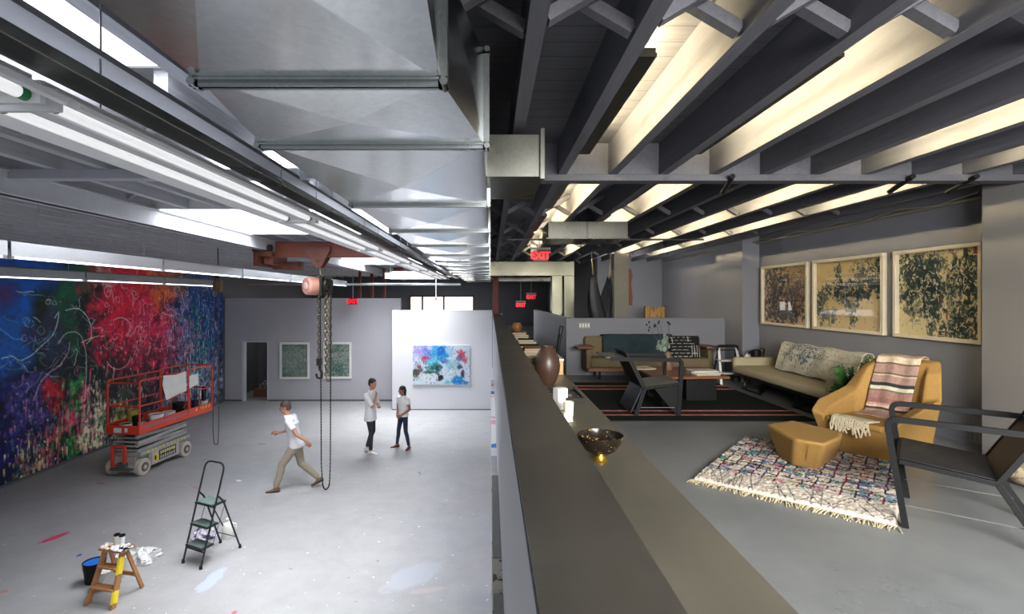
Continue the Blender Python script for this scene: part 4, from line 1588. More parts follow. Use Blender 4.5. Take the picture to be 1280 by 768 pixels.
def bucket(name, lab, loc, r, h, mat, inside, group=None, handle=True, mouth=.92):
    t = thing(name, lab, 'bucket', loc, 0.3, group)
    MB().lathe([(r * .80, 0), (r, h), (r * 1.05, h), (r * 1.05, h - .02), (r * 1.0, h - .025)][:3] + [(r * .95, h), (r * .92, h - .03), (r * .75, .01), (0, .01)], seg=22).build('pail', mat, t)
    MB().lathe([(0, h * mouth - .01), (r * .93, h * mouth - .01), (r * .93, h * mouth), (0, h * mouth)], seg=22).build('contents', inside, t)
    if handle:
        MB().tube(arc((0, 0, h * .85), r * 1.06, PI, 2 * PI, 12, (1, 0, 0), (0, .55, .83)), .004, 6).build('handle', M_ROD, t)
    return t


bucket('paint_tub', 'white paint tub on the lift platform, largest and near its middle', on_lift(.20, .55, DZ), .15, .22, M_TUB, plain('grey_paint', (120, 124, 128), .4))
bucket('paint_tub', 'white paint tub on the lift platform, tilted towards its far end', on_lift(.18, .98, DZ), .13, .18, M_TUB, plain('grey_paint', (120, 124, 128), .4))
bucket('paint_tub', 'low white tub at the front left of the lift platform', on_lift(-.1, .05, DZ), .12, .12, M_TUB, M_BLACKF)
bucket('paint_tub', 'small white tub at the front right of the lift platform by the post', on_lift(.22, .12, DZ), .08, .13, M_TUB, plain('grey_paint', (120, 124, 128), .4))
bucket('paint_bucket', 'black bucket standing at the front of the lift platform', on_lift(.07, .16, DZ), .10, .26, M_BLACK, M_BLACKF)
bucket('paint_bucket', 'black bucket on the lift platform by the control box', on_lift(.1, 1.40, DZ), .14, .30, M_BLACK, M_BLACKF)
bucket('paint_bucket', 'dark blue can at the far end of the lift platform', on_lift(.2, 1.9, DZ), .11, .26, plain('dark_blue_can', (40, 52, 84), .4), M_BLACKF)
bucket('paint_tub', 'pale tub at the far right corner of the lift platform', on_lift(.25, 2.1, DZ), .10, .22, M_TUB, M_BLACKF)
bucket('paint_tub', 'yellowish tub at the left side of the lift platform', on_lift(-.25, .42, DZ), .12, .34, plain('ochre_tub', (164, 150, 60), .5), M_BLACKF)
# big sheet of white paper clipped to the right rail
pp = [(0, 0), (.52, .04), (1.0, .0), (1.02, .50), (.6, .54), (.1, .60), (-.04, .22)]
o = MB()
base = on_lift(.40, .52, RT + .02)
dirv = (on_lift(.40, 1.52, 0) - on_lift(.40, .52, 0)).normalized()
P = [base + dirv * (a * .72) + Vector((0.01 * (i % 2), 0, -q * .95)) for i, (a, q) in enumerate(pp)]
P2 = [p + Vector((.004, 0, 0)) for p in P]
o.add(P + P2, [tuple(range(7)), tuple(range(13, 6, -1))] + [(i, 7 + i, 7 + (i + 1) % 7, (i + 1) % 7) for i in range(7)])
tag(o.build('paper_sheet', M_TUB, smooth=False), 'large white sheet of paper hung over the lift guard rail', 'paper')
o = MB()
P = [on_lift(.405, 1.36, RT - .12), on_lift(.405, 1.36, RT - .42), on_lift(.405, 1.68, RT - .36), on_lift(.405, 1.68, RT - .1)]
P2 = [p + Vector((.004, 0, 0)) for p in P]
o.add(P + P2, [(0, 1, 2, 3), (7, 6, 5, 4)] + [(i, 4 + i, 4 + (i + 1) % 4, (i + 1) % 4) for i in range(4)])
tag(o.build('paper_sheet', M_TUB, smooth=False), 'smaller white card beside the big sheet on the lift rail', 'paper')

# ------------------------------------------------------------------ dark metal step ladder
M_LADG = plain('dark_green_black_metal', (36, 42, 40), .4, .3, var=.1)
M_TREAD = plain('grey_green_tread', (96, 112, 108), .6, var=.08)
f0, f1, k0, k1 = gz(229, 704, 0), gz(251, 712, 0), gz(275.5, 679, 0), gz(300, 685, 0)
lad = thing('step_ladder', 'tall dark metal three-step ladder with a hooped handrail on the concrete floor', 'ladder', (f0 + f1 + k0 + k1) / 4)
L0 = lad.location


def Lp(p, z=0):
    return Vector((p.x - L0.x, p.y - L0.y, z))


top_back = .66     # fraction towards the back at the top
b0 = Lp(f0) + (Lp(k0) - Lp(f0)) * .60
b1 = Lp(f1) + (Lp(k1) - Lp(f1)) * .60
T0, T1 = b0 + Vector((0, 0, 1.36)), b1 + Vector((0, 0, 1.36))
mid = (T0 + T1) / 2
MB().tube(rounded([Lp(f0, .02), T0, T1, Lp(f1, .02)], .12, 7), .014, 8).build('front_frame', M_LADG, lad)


def on_front(z, s):
    a, t_ = (Lp(f0), T0) if s == 0 else (Lp(f1), T1)
    return a + (t_ - a) * (z / 1.36)


J0, J1 = on_front(.93, 0), on_front(.93, 1)
MB().tube(rounded([Lp(k0, .02), (J0 + (Lp(k0) - Lp(f0)) * .14) + Vector((0, 0, -.10)), J0], .08, 5), .013, 8).tube(rounded([Lp(k1, .02), (J1 + (Lp(k1) - Lp(f1)) * .14) + Vector((0, 0, -.10)), J1], .08, 5), .013, 8).cyl(Lp(k0).lerp(J0 + (Lp(k0) - Lp(f0)) * .14 + Vector((0, 0, -.10)), .24), Lp(k1).lerp(J1 + (Lp(k1) - Lp(f1)) * .14 + Vector((0, 0, -.10)), .24), .006, seg=6).build('rear_frame', M_LADG, lad)
bk = (Lp(k0) - Lp(f0)).normalized()
for i, z in enumerate((.25, .52, .80)):
    a, c = on_front(z, 0), on_front(z, 1)
    dpt = .20 if i < 2 else .25
    e = (c - a).normalized()
    n0, n1 = a - bk * .05 + e * .012, c - bk * .05 - e * .012
    q = [n0, n1, n1 + bk * dpt, n0 + bk * dpt]
    st = MB().add([p + Vector((0, 0, -.015)) for p in q] + [p + Vector((0, 0, .012)) for p in q], [(3, 2, 1, 0), (4, 5, 6, 7), (0, 1, 5, 4), (1, 2, 6, 5), (2, 3, 7, 6), (3, 0, 4, 7)]).build('step', M_LADG, lad, bevel=.006)
    q2 = [p + (sum(q, Vector()) / 4 - p) * .12 for p in q]
    MB().add([p + Vector((0, 0, .012)) for p in q2] + [p + Vector((0, 0, .018)) for p in q2], [(3, 2, 1, 0), (4, 5, 6, 7), (0, 1, 5, 4), (1, 2, 6, 5), (2, 3, 7, 6), (3, 0, 4, 7)]).build('tread', M_TREAD, st)
ln = MB()
for s in (0, 1):
    ln.cyl(on_front(.80, s) + bk * .18, on_front(.25, s) + bk * .12, .004, seg=6)
ln.cyl(on_front(.2, 0), on_front(.2, 1), .009, seg=8)
ln.bar(on_front(.80, 0) + bk * .18, on_front(.45, 1) + bk * .24, .02, .006)
ln.build('link_rod', M_LADG, lad)
for p in (f0, f1, k0, k1):
    MB().cyl(Lp(p, 0), Lp(p, .05), .024, .018, 10).build('foot', M_BLACKF, lad)

o = thing('jug', 'white plastic jug standing behind the dark step ladder', 'jug', gz(285, 672, 0), .3)
MB().lathe([(.0, 0), (.085, 0), (.09, .01), (.09, .19), (.06, .235), (.03, .25), (.03, .275)], seg=18).build('body', M_TUB, o)
MB().lathe([(0, .30), (.034, .30), (.034, .272), (0, .272)], seg=12).build('cap', M_TUB, o)
MB().tube([(.07, 0, .22), (.115, 0, .20), (.12, 0, .12), (.088, 0, .09)], .012, 6).build('handle', M_TUB, o)


def crumple(name, lab, cat, loc, rx, ry, rz, mat, seed, rz_=0.0, parts=None, amp=.35):
    """creased heap of cloth or paper"""
    r_ = random.Random(seed)
    b_ = MB()
    ns, nr = 26, 12
    vv = []
    ph = [(r_.uniform(2, 6), r_.uniform(1, 5), r_.uniform(0, 6)) for _ in range(5)]
    for i in range(nr + 1):
        t_ = i / nr
        for k in range(ns):
            th = 2 * PI * k / ns
            w_ = 1 + amp * sum(math.sin(a * th + c_ * t_ * 3 + p_) for a, c_, p_ in ph) / 3 + r_.uniform(-.08, .08)
            rad = math.sin((1 - t_) * PI / 2) ** .7
            vv.append((rx * rad * w_ * math.cos(th), ry * rad * w_ * math.sin(th), rz * t_ ** .8 * (1 + r_.uniform(-.25, .25)) if 0 < i else 0))
    ff = [(i * ns + k, i * ns + (k + 1) % ns, (i + 1) * ns + (k + 1) % ns, (i + 1) * ns + k) for i in range(nr) for k in range(ns)]
    ff.append(tuple(range(ns - 1, -1, -1)))
    b_.add(vv, ff)
    o_ = b_.build(name, mat, angle=30)
    o_.location = loc
    o_.rotation_euler = (0, 0, rz_)
    return tag(o_, lab, cat)


M_RAG = splash_mat('paint_spotted_cloth', (222, 222, 224), [((90, 90, 98), .68), ((200, 200, 206), .58)], 14)
M_RAG.node_tree.nodes['Principled BSDF'].inputs['Roughness'].default_value = 1.0
M_RAG.node_tree.nodes['Principled BSDF'].inputs['Specular IOR Level'].default_value = .05
M_BAG = splash_mat('printed_plastic_bag', (206, 202, 214), [((120, 112, 150), .56)], 10)
crumple('plastic_bag', 'crumpled lilac-white plastic bag behind the dark step ladder', 'bag', gz(256, 672, 0), .17, .13, .17, M_BAG, 4)
crumple('rag_heap', 'heap of paint-spotted white rags on the floor behind the wooden steps', 'rags', gz(179, 700, 0), .24, .18, .16, M_RAG, 9)

# ------------------------------------------------------------------ small wooden steps with paint things
M_PINE = mat_wood_paint('worn_pine', (160, 112, 72), .2, .55)
w0, w1, v1_, v0_ = gz(109, 757, 0), gz(141, 762, 0), gz(178, 735, 0), gz(149, 730, 0)
ws = thing('wooden_step_ladder', 'small worn wooden step ladder in the lower left corner', 'ladder', (w0 + w1 + v1_ + v0_) / 4)
L0 = ws.location
ztop = .60
cen = Vector((0, 0, 0))
tf0, tf1 = Lp(w0) * .42 + Lp(v0_) * .36 + cen * .1, Lp(w1) * .42 + Lp(v1_) * .36
e_ = (Lp(w1) - Lp(w0)).normalized()
tf0 = (Lp(w0) * .55 + Lp(v0_) * .45) + e_ * .06 + Vector((0, 0, ztop))
tf1 = (Lp(w1) * .55 + Lp(v1_) * .45) - e_ * .06 + Vector((0, 0, ztop))
bkw = (Lp(v0_) - Lp(w0)).normalized()
for s, (a, t_) in enumerate(((Lp(w0), tf0), (Lp(w1), tf1))):
    MB().bar(a, t_, .028, .075, up=bkw).build('front_rail', M_PINE, ws, bevel=.003)
for s, (a, t_) in enumerate(((Lp(v0_), tf0 + bkw * .07), (Lp(v1_), tf1 + bkw * .07))):
    MB().bar(a, t_ + Vector((0, 0, -.04)), .024, .05, up=bkw).build('rear_leg', M_PINE, ws, bevel=.003)
for z in (.20, .42):
    a = Lp(w0) + (tf0 - Lp(w0)) * (z / ztop)
    c_ = Lp(w1) + (tf1 - Lp(w1)) * (z / ztop)
    MB().bar(a, c_, .11, .022).build('step', M_PINE, ws, bevel=.003)
a, c_ = Lp(v0_) + (tf0 - Lp(v0_)) * .38, Lp(v1_) + (tf1 - Lp(v1_)) * .38
MB().bar(a, c_, .02, .05).build('rear_brace', M_PINE, ws, bevel=.003)
MB().bar((tf0 + bkw * .04) - e_ * .05 + Vector((0, 0, .01)), (tf1 + bkw * .04) + e_ * .05 + Vector((0, 0, .01)), .20, .024).build('top_board', M_PINE, ws, bevel=.003)
for (za, zb_) in ((.06, .19), (.36, .54)):
    pa = Lp(w1) + (tf1 - Lp(w1)) * (za / ztop) - bkw * .040 + e_ * .0
    pb = Lp(w1) + (tf1 - Lp(w1)) * (zb_ / ztop) - bkw * .040 + e_ * .0
    MB().bar(pa, pb, .03, .003, up=bkw).bar(pa + e_ * .016 + bkw * .04, pb + e_ * .016 + bkw * .04, .003, .07, up=bkw).build('yellow_sticker', plain('bright_yellow_label', (232, 206, 40), .45), ws)
tp = L0 + (tf0 + tf1) / 2 + bkw * .04 + Vector((0, 0, .022))
M_CUP = plain('white_cup', (232, 232, 230), .4, var=.03)
for i, (dx, dy) in enumerate(((-.02, .03), (.06, .01))):
    t = thing('paint_cup', 'white paint cup with a black rim on the wooden steps, %s of the pair' % ('left' if i == 0 else 'right'), 'cup', tp + Vector((dx, dy, 0.0)))
    MB().lathe([(.024, 0), (.032, .13), (.029, .13), (.027, .1)], seg=16).build('cup', M_CUP, t)
    MB().lathe([(.030, .128), (.036, .13), (.036, .15), (.026, .15), (.024, .13)], seg=16).build('rim', M_BLACK, t)
crumple('rag', 'white paint rag with black smears lying over the top of the wooden steps', 'rag', tp + Vector((.085, -.05, .0)), .13, .07, .05, splash_mat('smeared_rag', (226, 226, 224), [((30, 30, 32), .57)], 16), 12)
crumple('rag', 'small crumpled tan and white rag on the left of the wooden steps', 'rag', tp + Vector((-.105, .0, .0)), .07, .06, .05, splash_mat('tan_rag', (222, 214, 200), [((190, 140, 80), .58)], 16), 15)
bucket('bucket', 'black bucket with a blue inside, behind the wooden steps', gz(118, 727, 0), .13, .27, M_BLACK, plain('blue_paint', (30, 104, 196), .4), mouth=.96)
bucket('bucket', 'pale bucket with a wire handle behind the left rail of the wooden steps', gz(122, 737, 0) + Vector((.06, .05, 0)), .10, .22, plain('pale_green_tub', (196, 206, 200), .4), M_TUB)
t = thing('plastic_bucket', 'square white tub seen between the rails of the wooden steps', 'bucket', gz(134, 735, 0) + Vector((.03, .02, 0)), .4)
MB().prism([(-.085, -.07), (.085, -.07), (.085, .07), (-.085, .07)], 0, .20, 'z').build('tub', M_TUB, t, bevel=.015)
MB().box(-.09, .09, -.075, .075, .2, .215).build('lid', M_TUB, t, bevel=.006)
bucket('bucket', 'white bucket on the floor just right of the wooden steps', gz(158, 716, 0), .125, .26, M_TUB, plain('milky_paint', (206, 214, 210), .4))

# twigs and crate seen through the doorway
q = gz(318, 497, 0)
t = thing('crate_of_branches', 'brown crate with pale bent branches inside the dark doorway', 'crate', (-8.7, 19.9, 0))
MB().box(-.42, .38, -.2, .3, 0, .30).box(-.44, .40, -.22, -.2, .24, .30).box(-.44, .40, -.22, -.2, .05, .11).build('crate', mat_wood_paint('brown_crate', (120, 84, 62)), t, bevel=.005)
for (x0, x1, h, c_) in ((-.2, .0, .62, .3), (.0, .28, .52, .2), (.18, .32, .42, .1), (-.1, -.28, .5, .2), (.1, .05, .7, -.1)):
    MB().tube(rounded([(x0, 0, .25), (x0 + c_ * .4, 0, h), (x1, -.05, h - .05), (x1 + .12, -.1, h * .5)], .2), .014, 6).build('branch', plain('pale_branch', (176, 164, 150), .7), t)
# ------------------------------------------------------------------ people
def remeshed(name, mb, mat, parent, voxel=.010, it=6):
    tmp = mb.build(name, None)
    m = tmp.modifiers.new('Remesh', 'REMESH')
    m.mode = 'VOXEL'
    m.voxel_size = voxel
    m.use_smooth_shade = True
    s = tmp.modifiers.new('Smooth', 'SMOOTH')
    s.iterations = it
    s.factor = .5
    dg = bpy.context.evaluated_depsgraph_get()
    me = bpy.data.meshes.new_from_object(tmp.evaluated_get(dg))
    bpy.data.objects.remove(tmp)
    me.materials.clear()
    me.materials.append(mat)
    me.polygons.foreach_set('use_smooth', [True] * len(me.polygons))
    o = bpy.data.objects.new(name, me)
    COL.objects.link(o)
    o.parent = parent
    return o


def ell(cx, cy, z, rx, ry, n=22, tilt=0.0):
    return [Vector((cx + rx * math.cos(2 * PI * k / n), cy + ry * math.sin(2 * PI * k / n), z + tilt * math.cos(2 * PI * k / n) * rx)) for k in range(n)]


def person(label, loc, rz, S, P, cols):
    """P: pose in metres for a 1.8 m figure, facing +x, y to the left; S: size factor"""
    V = lambda p: Vector(p)
    t = thing('person', label, 'person', loc, rz)
    t.scale = (S, S, S)
    skin = plain('skin_' + cols['id'], cols['skin'], .55, var=.05, scale=20)
    px, pz = P['pelvis']
    cx, cz = P['chest']
    nx, nz = P['neck']
    hd = V(P['head'])
    b = MB()
    # trunk
    b.loft([ell(px, 0, pz - .10, .085, .12), ell(px, 0, pz - .02, .105, .155), ell(px * .8 + cx * .2, 0, pz + .08, .098, .145), ell((px + cx) / 2, 0, (pz + cz) / 2 - .02, .092, .132),
            ell(cx, 0, cz - .06, .112, .158), ell(cx, 0, cz + .05, .112, .172), ell(cx * .7 + nx * .3, 0, cz + .13, .085, .150), ell(nx, 0, nz - .04, .062, .075), ell(nx, 0, nz, .052, .055)])
    b.capsule((nx, 0, nz - .05), .056, (hd.x - .025, hd.y, hd.z - .07), .052)
    # head: skull, jaw, nose, ears, turned by P['turn']
    R = Matrix.Rotation(P.get('turn', 0.0), 3, 'Z') @ Matrix.Rotation(P.get('nod', 0.0), 3, 'Y')

    def H(x, y, z):
        return hd + R @ Vector((x, y, z))
    b.ball(H(-.01, 0, .025), .098, .076, .098, 16, 10, R)
    b.ball(H(.022, 0, -.055), .070, .058, .068, 14, 8, R)
    b.ball(H(.055, 0, -.098), .028, .03, .022, 10, 6, R)
    b.capsule(H(.084, 0, .015), .012, H(.102, 0, -.018), .017, 8)
    b.ball(H(.076, 0, .03), .018, .05, .012, 10, 6, R)
    for s in (-1, 1):
        b.ball(H(-.01, s * .077, -.01), .02, .010, .032, 8, 6, R)
    # limbs
    for s, k in ((1, 'L'), (-1, 'R')):
        hip = V((px, s * .085, pz - .03))
        kn, an = V(P['knee' + k]), V(P['ankle' + k])
        b.capsule(hip, .082, kn, .056)
        calf = kn + (an - kn) * .3 + Vector((-.012, 0, 0))
        b.capsule(kn, .054, calf, .056)
        b.capsule(calf, .055, an, .037)
        fdir = V((math.cos(P['toe' + k]), math.sin(P['toe' + k]), P.get('pitch' + k, 0.0))).normalized()
        heel = an + Vector((0, 0, -.045)) - fdir * .03
        b.capsule(an, .036, heel, .026)
        b.capsule(heel, .026, an + fdir * .15 + Vector((0, 0, -.064)), .016)
        sh, el, wr = V(P['sh' + k]), V(P['el' + k]), V(P['wr' + k])
        b.capsule(V((cx, s * .10, cz + .10)), .062, sh, .056)
        b.capsule(sh, .054, el, .040)
        b.capsule(el, .040, wr, .027)
        # hand: palm, four fingers, thumb
        d = V(P['hd' + k]).normalized()
        pn = V(P['pn' + k]).normalized()         # palm normal
        sd = d.cross(pn).normalized()
        pn = sd.cross(d)
        palm = wr + d * .055
        b.capsule(wr, .026, wr + d * .04, .03)
        for q in (-1.5, -.5, .5, 1.5):
            r0 = wr + d * .075 + sd * (.019 * q)
            b.capsule(wr + d * .02 + sd * .012 * q, .015, r0, .0125, 8)
            ln = (.072, .082, .078, .060)[int(q + 1.5)]
            m1 = r0 + (d * .85 + pn * .35).normalized() * ln * .5
            b.capsule(r0, .0115, m1, .0105, 8)
            b.capsule(m1, .0105, m1 + (d * .5 + pn * .8).normalized() * ln * .5, .009, 8)
        ts = 1 if P.get('th' + k, 1) > 0 else -1
        t0 = wr + d * .025 - sd * .024 * ts
        t1 = t0 + (d * .6 - sd * .6 * ts + pn * .4).normalized() * .045
        b.capsule(t0, .014, t1, .012, 8)
        b.capsule(t1, .012, t1 + (d * .8 + pn * .5).normalized() * .03, .010, 8)
    body = remeshed('body', b, skin, t, .0085, 3)
    # features
    e = MB()
    for s in (-1, 1):
        e.ball(H(.078, s * .031, .008), .012, .014, .008, 8, 6, R)
    e.build('eye', plain('eye_dark', (40, 30, 26), .3), t)
    MB().ball(H(.083, 0, -.062), .010, .024, .007, 8, 6, R).build('mouth', plain('lip_' + cols['id'], mul(cols['skin'], .7) if max(cols['skin']) <= 1 else tuple(c * .72 for c in cols['skin']), .5), t)
    h = MB()
    h.ball(H(-.022, 0, .045), .104, .084, .094, 16, 10, R)
    h.ball(H(-.055, 0, .0), .07, .074, .085, 14, 8, R)
    if cols.get('long'):
        h.capsule(H(-.075, 0, .0), .062, H(-.085, 0, -.14), .042)
        h.ball(H(-.09, 0, -.02), .05, .06, .09, 12, 8, R)
    hair = remeshed('hair', h, plain('hair_' + cols['id'], cols['hair'], .6, var=.25, scale=60), t, .009, 3)
    # shirt
    sm = plain('shirt_' + cols['id'], cols['shirt'], .8, var=.05, scale=12)
    hz = P['hem']
    f = P.get('flare', 1.0)
    g = MB()
    e_ = .020
    g.loft([ell(px, 0, hz, (.118 + e_) * f, (.158 + e_) * f), ell(px, 0, hz + .08, (.112 + e_) * f, (.155 + e_) * f), ell(px * .6 + cx * .4, 0, pz + .12, .103 + e_, .146 + e_), ell((px + cx) / 2, 0, (pz + cz) / 2, .099 + e_, .14 + e_),
            ell(cx, 0, cz - .06, .114 + e_, .160 + e_), ell(cx, 0, cz + .05, .114 + e_, .172 + e_), ell(cx * .7 + nx * .3, 0, cz + .13, .088 + e_, .150 + e_), ell(nx, 0, nz - .035, .062 + e_, .078 + e_), ell(nx, 0, nz - .005, .056 + e_ * .6, .060 + e_ * .6)])
    for s, k in ((1, 'L'), (-1, 'R')):
        sh, el, wr = V(P['sh' + k]), V(P['el' + k]), V(P['wr' + k])
        g.capsule(V((cx, s * .10, cz + .10)), .078, sh, .074)
        sl = P['sleeve']
        if sl <= 1:
            g.cyl(sh, sh + (el - sh) * sl, .073, .066, 16)
        else:
            g.capsule(sh, .072, el, .056)
            g.cyl(el, el + (wr - el) * (sl - 1), .056, .047, 16)
    remeshed('shirt', g, sm, t, .011, 5)
    # trousers
    tm = plain('trousers_' + cols['id'], cols['trousers'], .85, var=.10, scale=25)
    g = MB()
    w = P.get('loose', 1.0)
    g.loft([ell(px, 0, pz - .12, .095, .125), ell(px, 0, pz - .03, .118, .168), ell(px, 0, pz + .06, .112, .158), ell(px, 0, pz + .10, .108, .152)])
    for s, k in ((1, 'L'), (-1, 'R')):
        hip = V((px, s * .085, pz - .03))
        kn, an = V(P['knee' + k]), V(P['ankle' + k])
        g.capsule(hip, .092 * w, kn, .066 * w)
        calf = kn + (an - kn) * .3 + Vector((-.012, 0, 0))
        g.capsule(kn, .065 * w, calf, .065 * w)
        g.cyl(calf, an + (kn - an).normalized() * .01, .064 * w, .049 * w, 16)
    remeshed('trousers', g, tm, t, .011, 5)
    # shoes
    smx = plain('shoe_' + cols['id'], cols['shoes'], .5, var=.08)
    for s, k in ((1, 'L'), (-1, 'R')):
        an = V(P['ankle' + k])
        fdir = V((math.cos(P['toe' + k]), math.sin(P['toe' + k]), P.get('pitch' + k, 0.0))).normalized()
        sd = Vector((0, 0, 1)).cross(fdir).normalized()
        up = fdir.cross(sd)
        rings = []
        for (dx, w_, zt, zb_) in ((-.075, .012, -.03, -.075), (-.065, .032, -.005, -.085), (-.03, .040, .005, -.088), (.04, .043, -.015, -.088), (.10, .047, -.040, -.088), (.155, .042, -.054, -.088), (.185, .026, -.062, -.086), (.195, .008, -.068, -.080)):
            c_ = an + fdir * dx
            zm, zh = (zt + zb_) / 2, (zt - zb_) / 2
            ring = []
            for q in range(14):
                th = 2 * PI * q / 14
                ring.append(c_ + sd * (w_ * math.cos(th)) + up * (zm + zh * max(-.85, math.sin(th))))
            rings.append(ring)
        sh = MB().loft(rings).build('shoe', smx, t, angle=60)
        MB().loft([[c + up * 0 for c in [an + fdir * dx + sd * w_ + up * zz for zz in (-.082, -.090) for _ in (0,)]] + [an + fdir * dx - sd * w_ + up * zz for zz in (-.090, -.082)]
                   for (dx, w_) in ((-.078, .02), (-.05, .040), (.04, .046), (.11, .050), (.165, .042), (.197, .015))]).build('sole', plain('sole_' + cols['id'], cols.get('sole', (220, 218, 214)), .6), sh)
    return t


A = .088   # ankle height
f = gz(463, 566, 0)
man = dict(pelvis=(0, .95), chest=(.0, 1.33), neck=(.03, 1.55), head=(.065, 0, 1.70), turn=-.12, nod=.10,
           kneeL=(.02, .10, .51), ankleL=(-.14, .10, A + .02), toeL=.15, kneeR=(.07, -.09, .51), ankleR=(.06, -.10, A), toeR=-.15,
           shL=(.0, .20, 1.43), elL=(.07, .24, 1.16), wrL=(.24, .02, 1.13), hdL=(.35, -.9, .15), pnL=(-.9, -.2, .2),
           shR=(.0, -.20, 1.43), elR=(.16, -.22, 1.18), wrR=(.205, -.10, 1.43), hdR=(-.15, .45, .85), pnR=(-.9, .1, .2),
           hem=.80, flare=1.06, sleeve=.95, loose=.95)
person('man in a loose white shirt and dark jeans standing with his hand at his chin', f, math.radians(-14), 1.0, man,
       dict(id='man', skin=(186, 138, 112), hair=(44, 36, 34), shirt=(240, 240, 242), trousers=(44, 46, 58), shoes=(226, 226, 224)))
f = gz(504, 560, 0)
woman = dict(pelvis=(0, .95), chest=(.0, 1.32), neck=(.02, 1.53), head=(.05, 0, 1.68), turn=-.35, nod=.06,
             kneeL=(.04, .15, .51), ankleL=(-.01, .23, A), toeL=.35, kneeR=(.06, -.13, .51), ankleR=(.06, -.20, A), toeR=-.45,
             shL=(.0, .18, 1.43), elL=(-.02, .25, 1.14), wrL=(.17, .07, .97), hdL=(.45, -.75, -.45), pnL=(-.7, -.5, -.1),
             shR=(.0, -.18, 1.43), elR=(-.02, -.25, 1.14), wrR=(.19, -.06, .98), hdR=(.3, .75, -.5), pnR=(-.7, .4, -.1),
             hem=.92, flare=1.0, sleeve=.5, loose=.93)
person('woman in a white T-shirt and blue jeans with clasped hands, facing the man', f, math.radians(-128), .872, woman,
       dict(id='woman', skin=(150, 100, 76), hair=(36, 28, 26), shirt=(240, 240, 240), trousers=(40, 52, 78), shoes=(96, 44, 48), sole=(120, 60, 56), long=True))
f = gz(370, 612, 0)
walker = dict(pelvis=(0, .93), chest=(.08, 1.30), neck=(.16, 1.51), head=(.215, 0, 1.65), turn=.1, nod=.2,
              kneeL=(.25, .08, .53), ankleL=(.36, .09, A), toeL=.1, kneeR=(-.08, -.08, .50), ankleR=(-.42, -.09, A + .09), toeR=.0, pitchR=-.45,
              shL=(.10, .20, 1.41), elL=(-.08, .27, 1.16), wrL=(-.26, .24, 1.02), hdL=(-.55, .0, -.8), pnL=(.3, -.9, .0),
              shR=(.10, -.20, 1.41), elR=(.17, -.26, 1.13), wrR=(.38, -.20, 1.10), hdR=(.9, .1, .1), pnR=(0, .9, -.1),
              hem=.86, flare=1.1, sleeve=.6, loose=1.14)
person('person in a white T-shirt and khaki trousers striding left past the hanging chain', f, math.radians(180 + 8), .99, walker,
       dict(id='walker', skin=(178, 128, 106), hair=(70, 54, 46), shirt=(222, 223, 228), trousers=(150, 140, 124), shoes=(104, 80, 66), sole=(70, 56, 48)))
# ------------------------------------------------------------------ lounge materials
M_OLIVE = plain('olive_wool', (112, 100, 74), .9, var=.10, scale=40, bump=.15)
M_TEAL = plain('dark_teal_throw', (34, 52, 60), .9, var=.22, scale=8, bump=.2)
M_WALNUT = mat_wood_paint('walnut', (120, 74, 50), .2, .4)
M_MUST = plain('mustard_wool', (158, 122, 64), .85, var=.06, scale=30, bump=.08)
M_BEIGE = plain('beige_linen', (172, 162, 132), .9, var=.07, scale=40, bump=.12)
M_SLATE = plain('charcoal_leather', (40, 40, 42), .5, var=.12, scale=12, spec=.25)
M_PAPER = plain('cream_paper', (176, 164, 138), .7, var=.05)
M_CREAM = plain('cream_card', (222, 212, 188), .6, var=.04)


def soft(mb_args, name, mat, parent, r=.04, seg=4, M=None):
    b_ = MB()
    for a in (mb_args if isinstance(mb_args[0], (list, tuple)) else [mb_args]):
        b_.box(*a, M=M)
    o = b_.build(name, mat, parent, bevel=r, angle=60)
    o.modifiers['Bevel'].segments = seg
    return o


# ------------------------------------------------------------------ green sofa with walnut paddle arms
sf = thing('sofa', 'olive green sofa with walnut paddle arms against the low grey wall', 'sofa', (2.93, 9.65, LZ))
soft((-1.10, 1.10, -.30, .26, .22, .40), 'seat_cushion', M_OLIVE, sf, .05)
soft((-1.15, 1.12, -.33, .27, .16, .225), 'seat_frame', M_WALNUT, sf, .006, 2)
soft((-1.12, 1.10, .10, .28, .36, .78), 'backrest', M_OLIVE, sf, .05, M=Matrix.Translation((0, .02, 0)) @ Matrix.Rotation(-.06, 4, 'X'))
for s in (-1, 1):
    soft((s * 1.12 - .05, s * 1.12 + .05, -.26, .22, .17, .56), 'arm_panel', M_OLIVE, sf, .03)
    a = MB().prism([(s * 1.02, -.30), (s * 1.34, -.36), (s * 1.36, -.16), (s * 1.20, .24), (s * 1.02, .24)], .575, .615, 'z').build('armrest', M_WALNUT, sf, bevel=.008)
    MB().cyl((s * .92, -.24, 0), (s * .92, -.24, .17), .016, .022, 10).build('leg', M_BLACK, sf)
    MB().cyl((s * .92, .20, 0), (s * .92, .20, .17), .016, .022, 10).build('leg', M_BLACK, sf)
# teal throw folded over the backrest
th = MB()
X0, X1 = -.80, .52
prof = [(-.04, .40), (.0, .46), (.035, .62), (.065, .79), (.10, .815), (.20, .81), (.285, .79), (.30, .6), (.305, .45)]
rings = [[Vector((x, yy - .005 * math.sin(x * 9 + k), zz + .006 * math.sin(x * 14 + k * 2))) for k, (yy, zz) in enumerate(prof)] for x in np.linspace(X0, X1, 24)]
v_ = [q for r_ in rings for q in r_]
n_ = len(prof)
th.add(v_, [(i * n_ + k, i * n_ + k + 1, (i + 1) * n_ + k + 1, (i + 1) * n_ + k) for i in range(23) for k in range(n_ - 1)])
o = th.build('sofa_throw', M_TEAL)
o.location = sf.location
o.modifiers.new('Solidify', 'SOLIDIFY').thickness = .012
tag(o, 'dark teal throw draped over the back of the olive sofa', 'throw')
# cushion: black with broken white lines


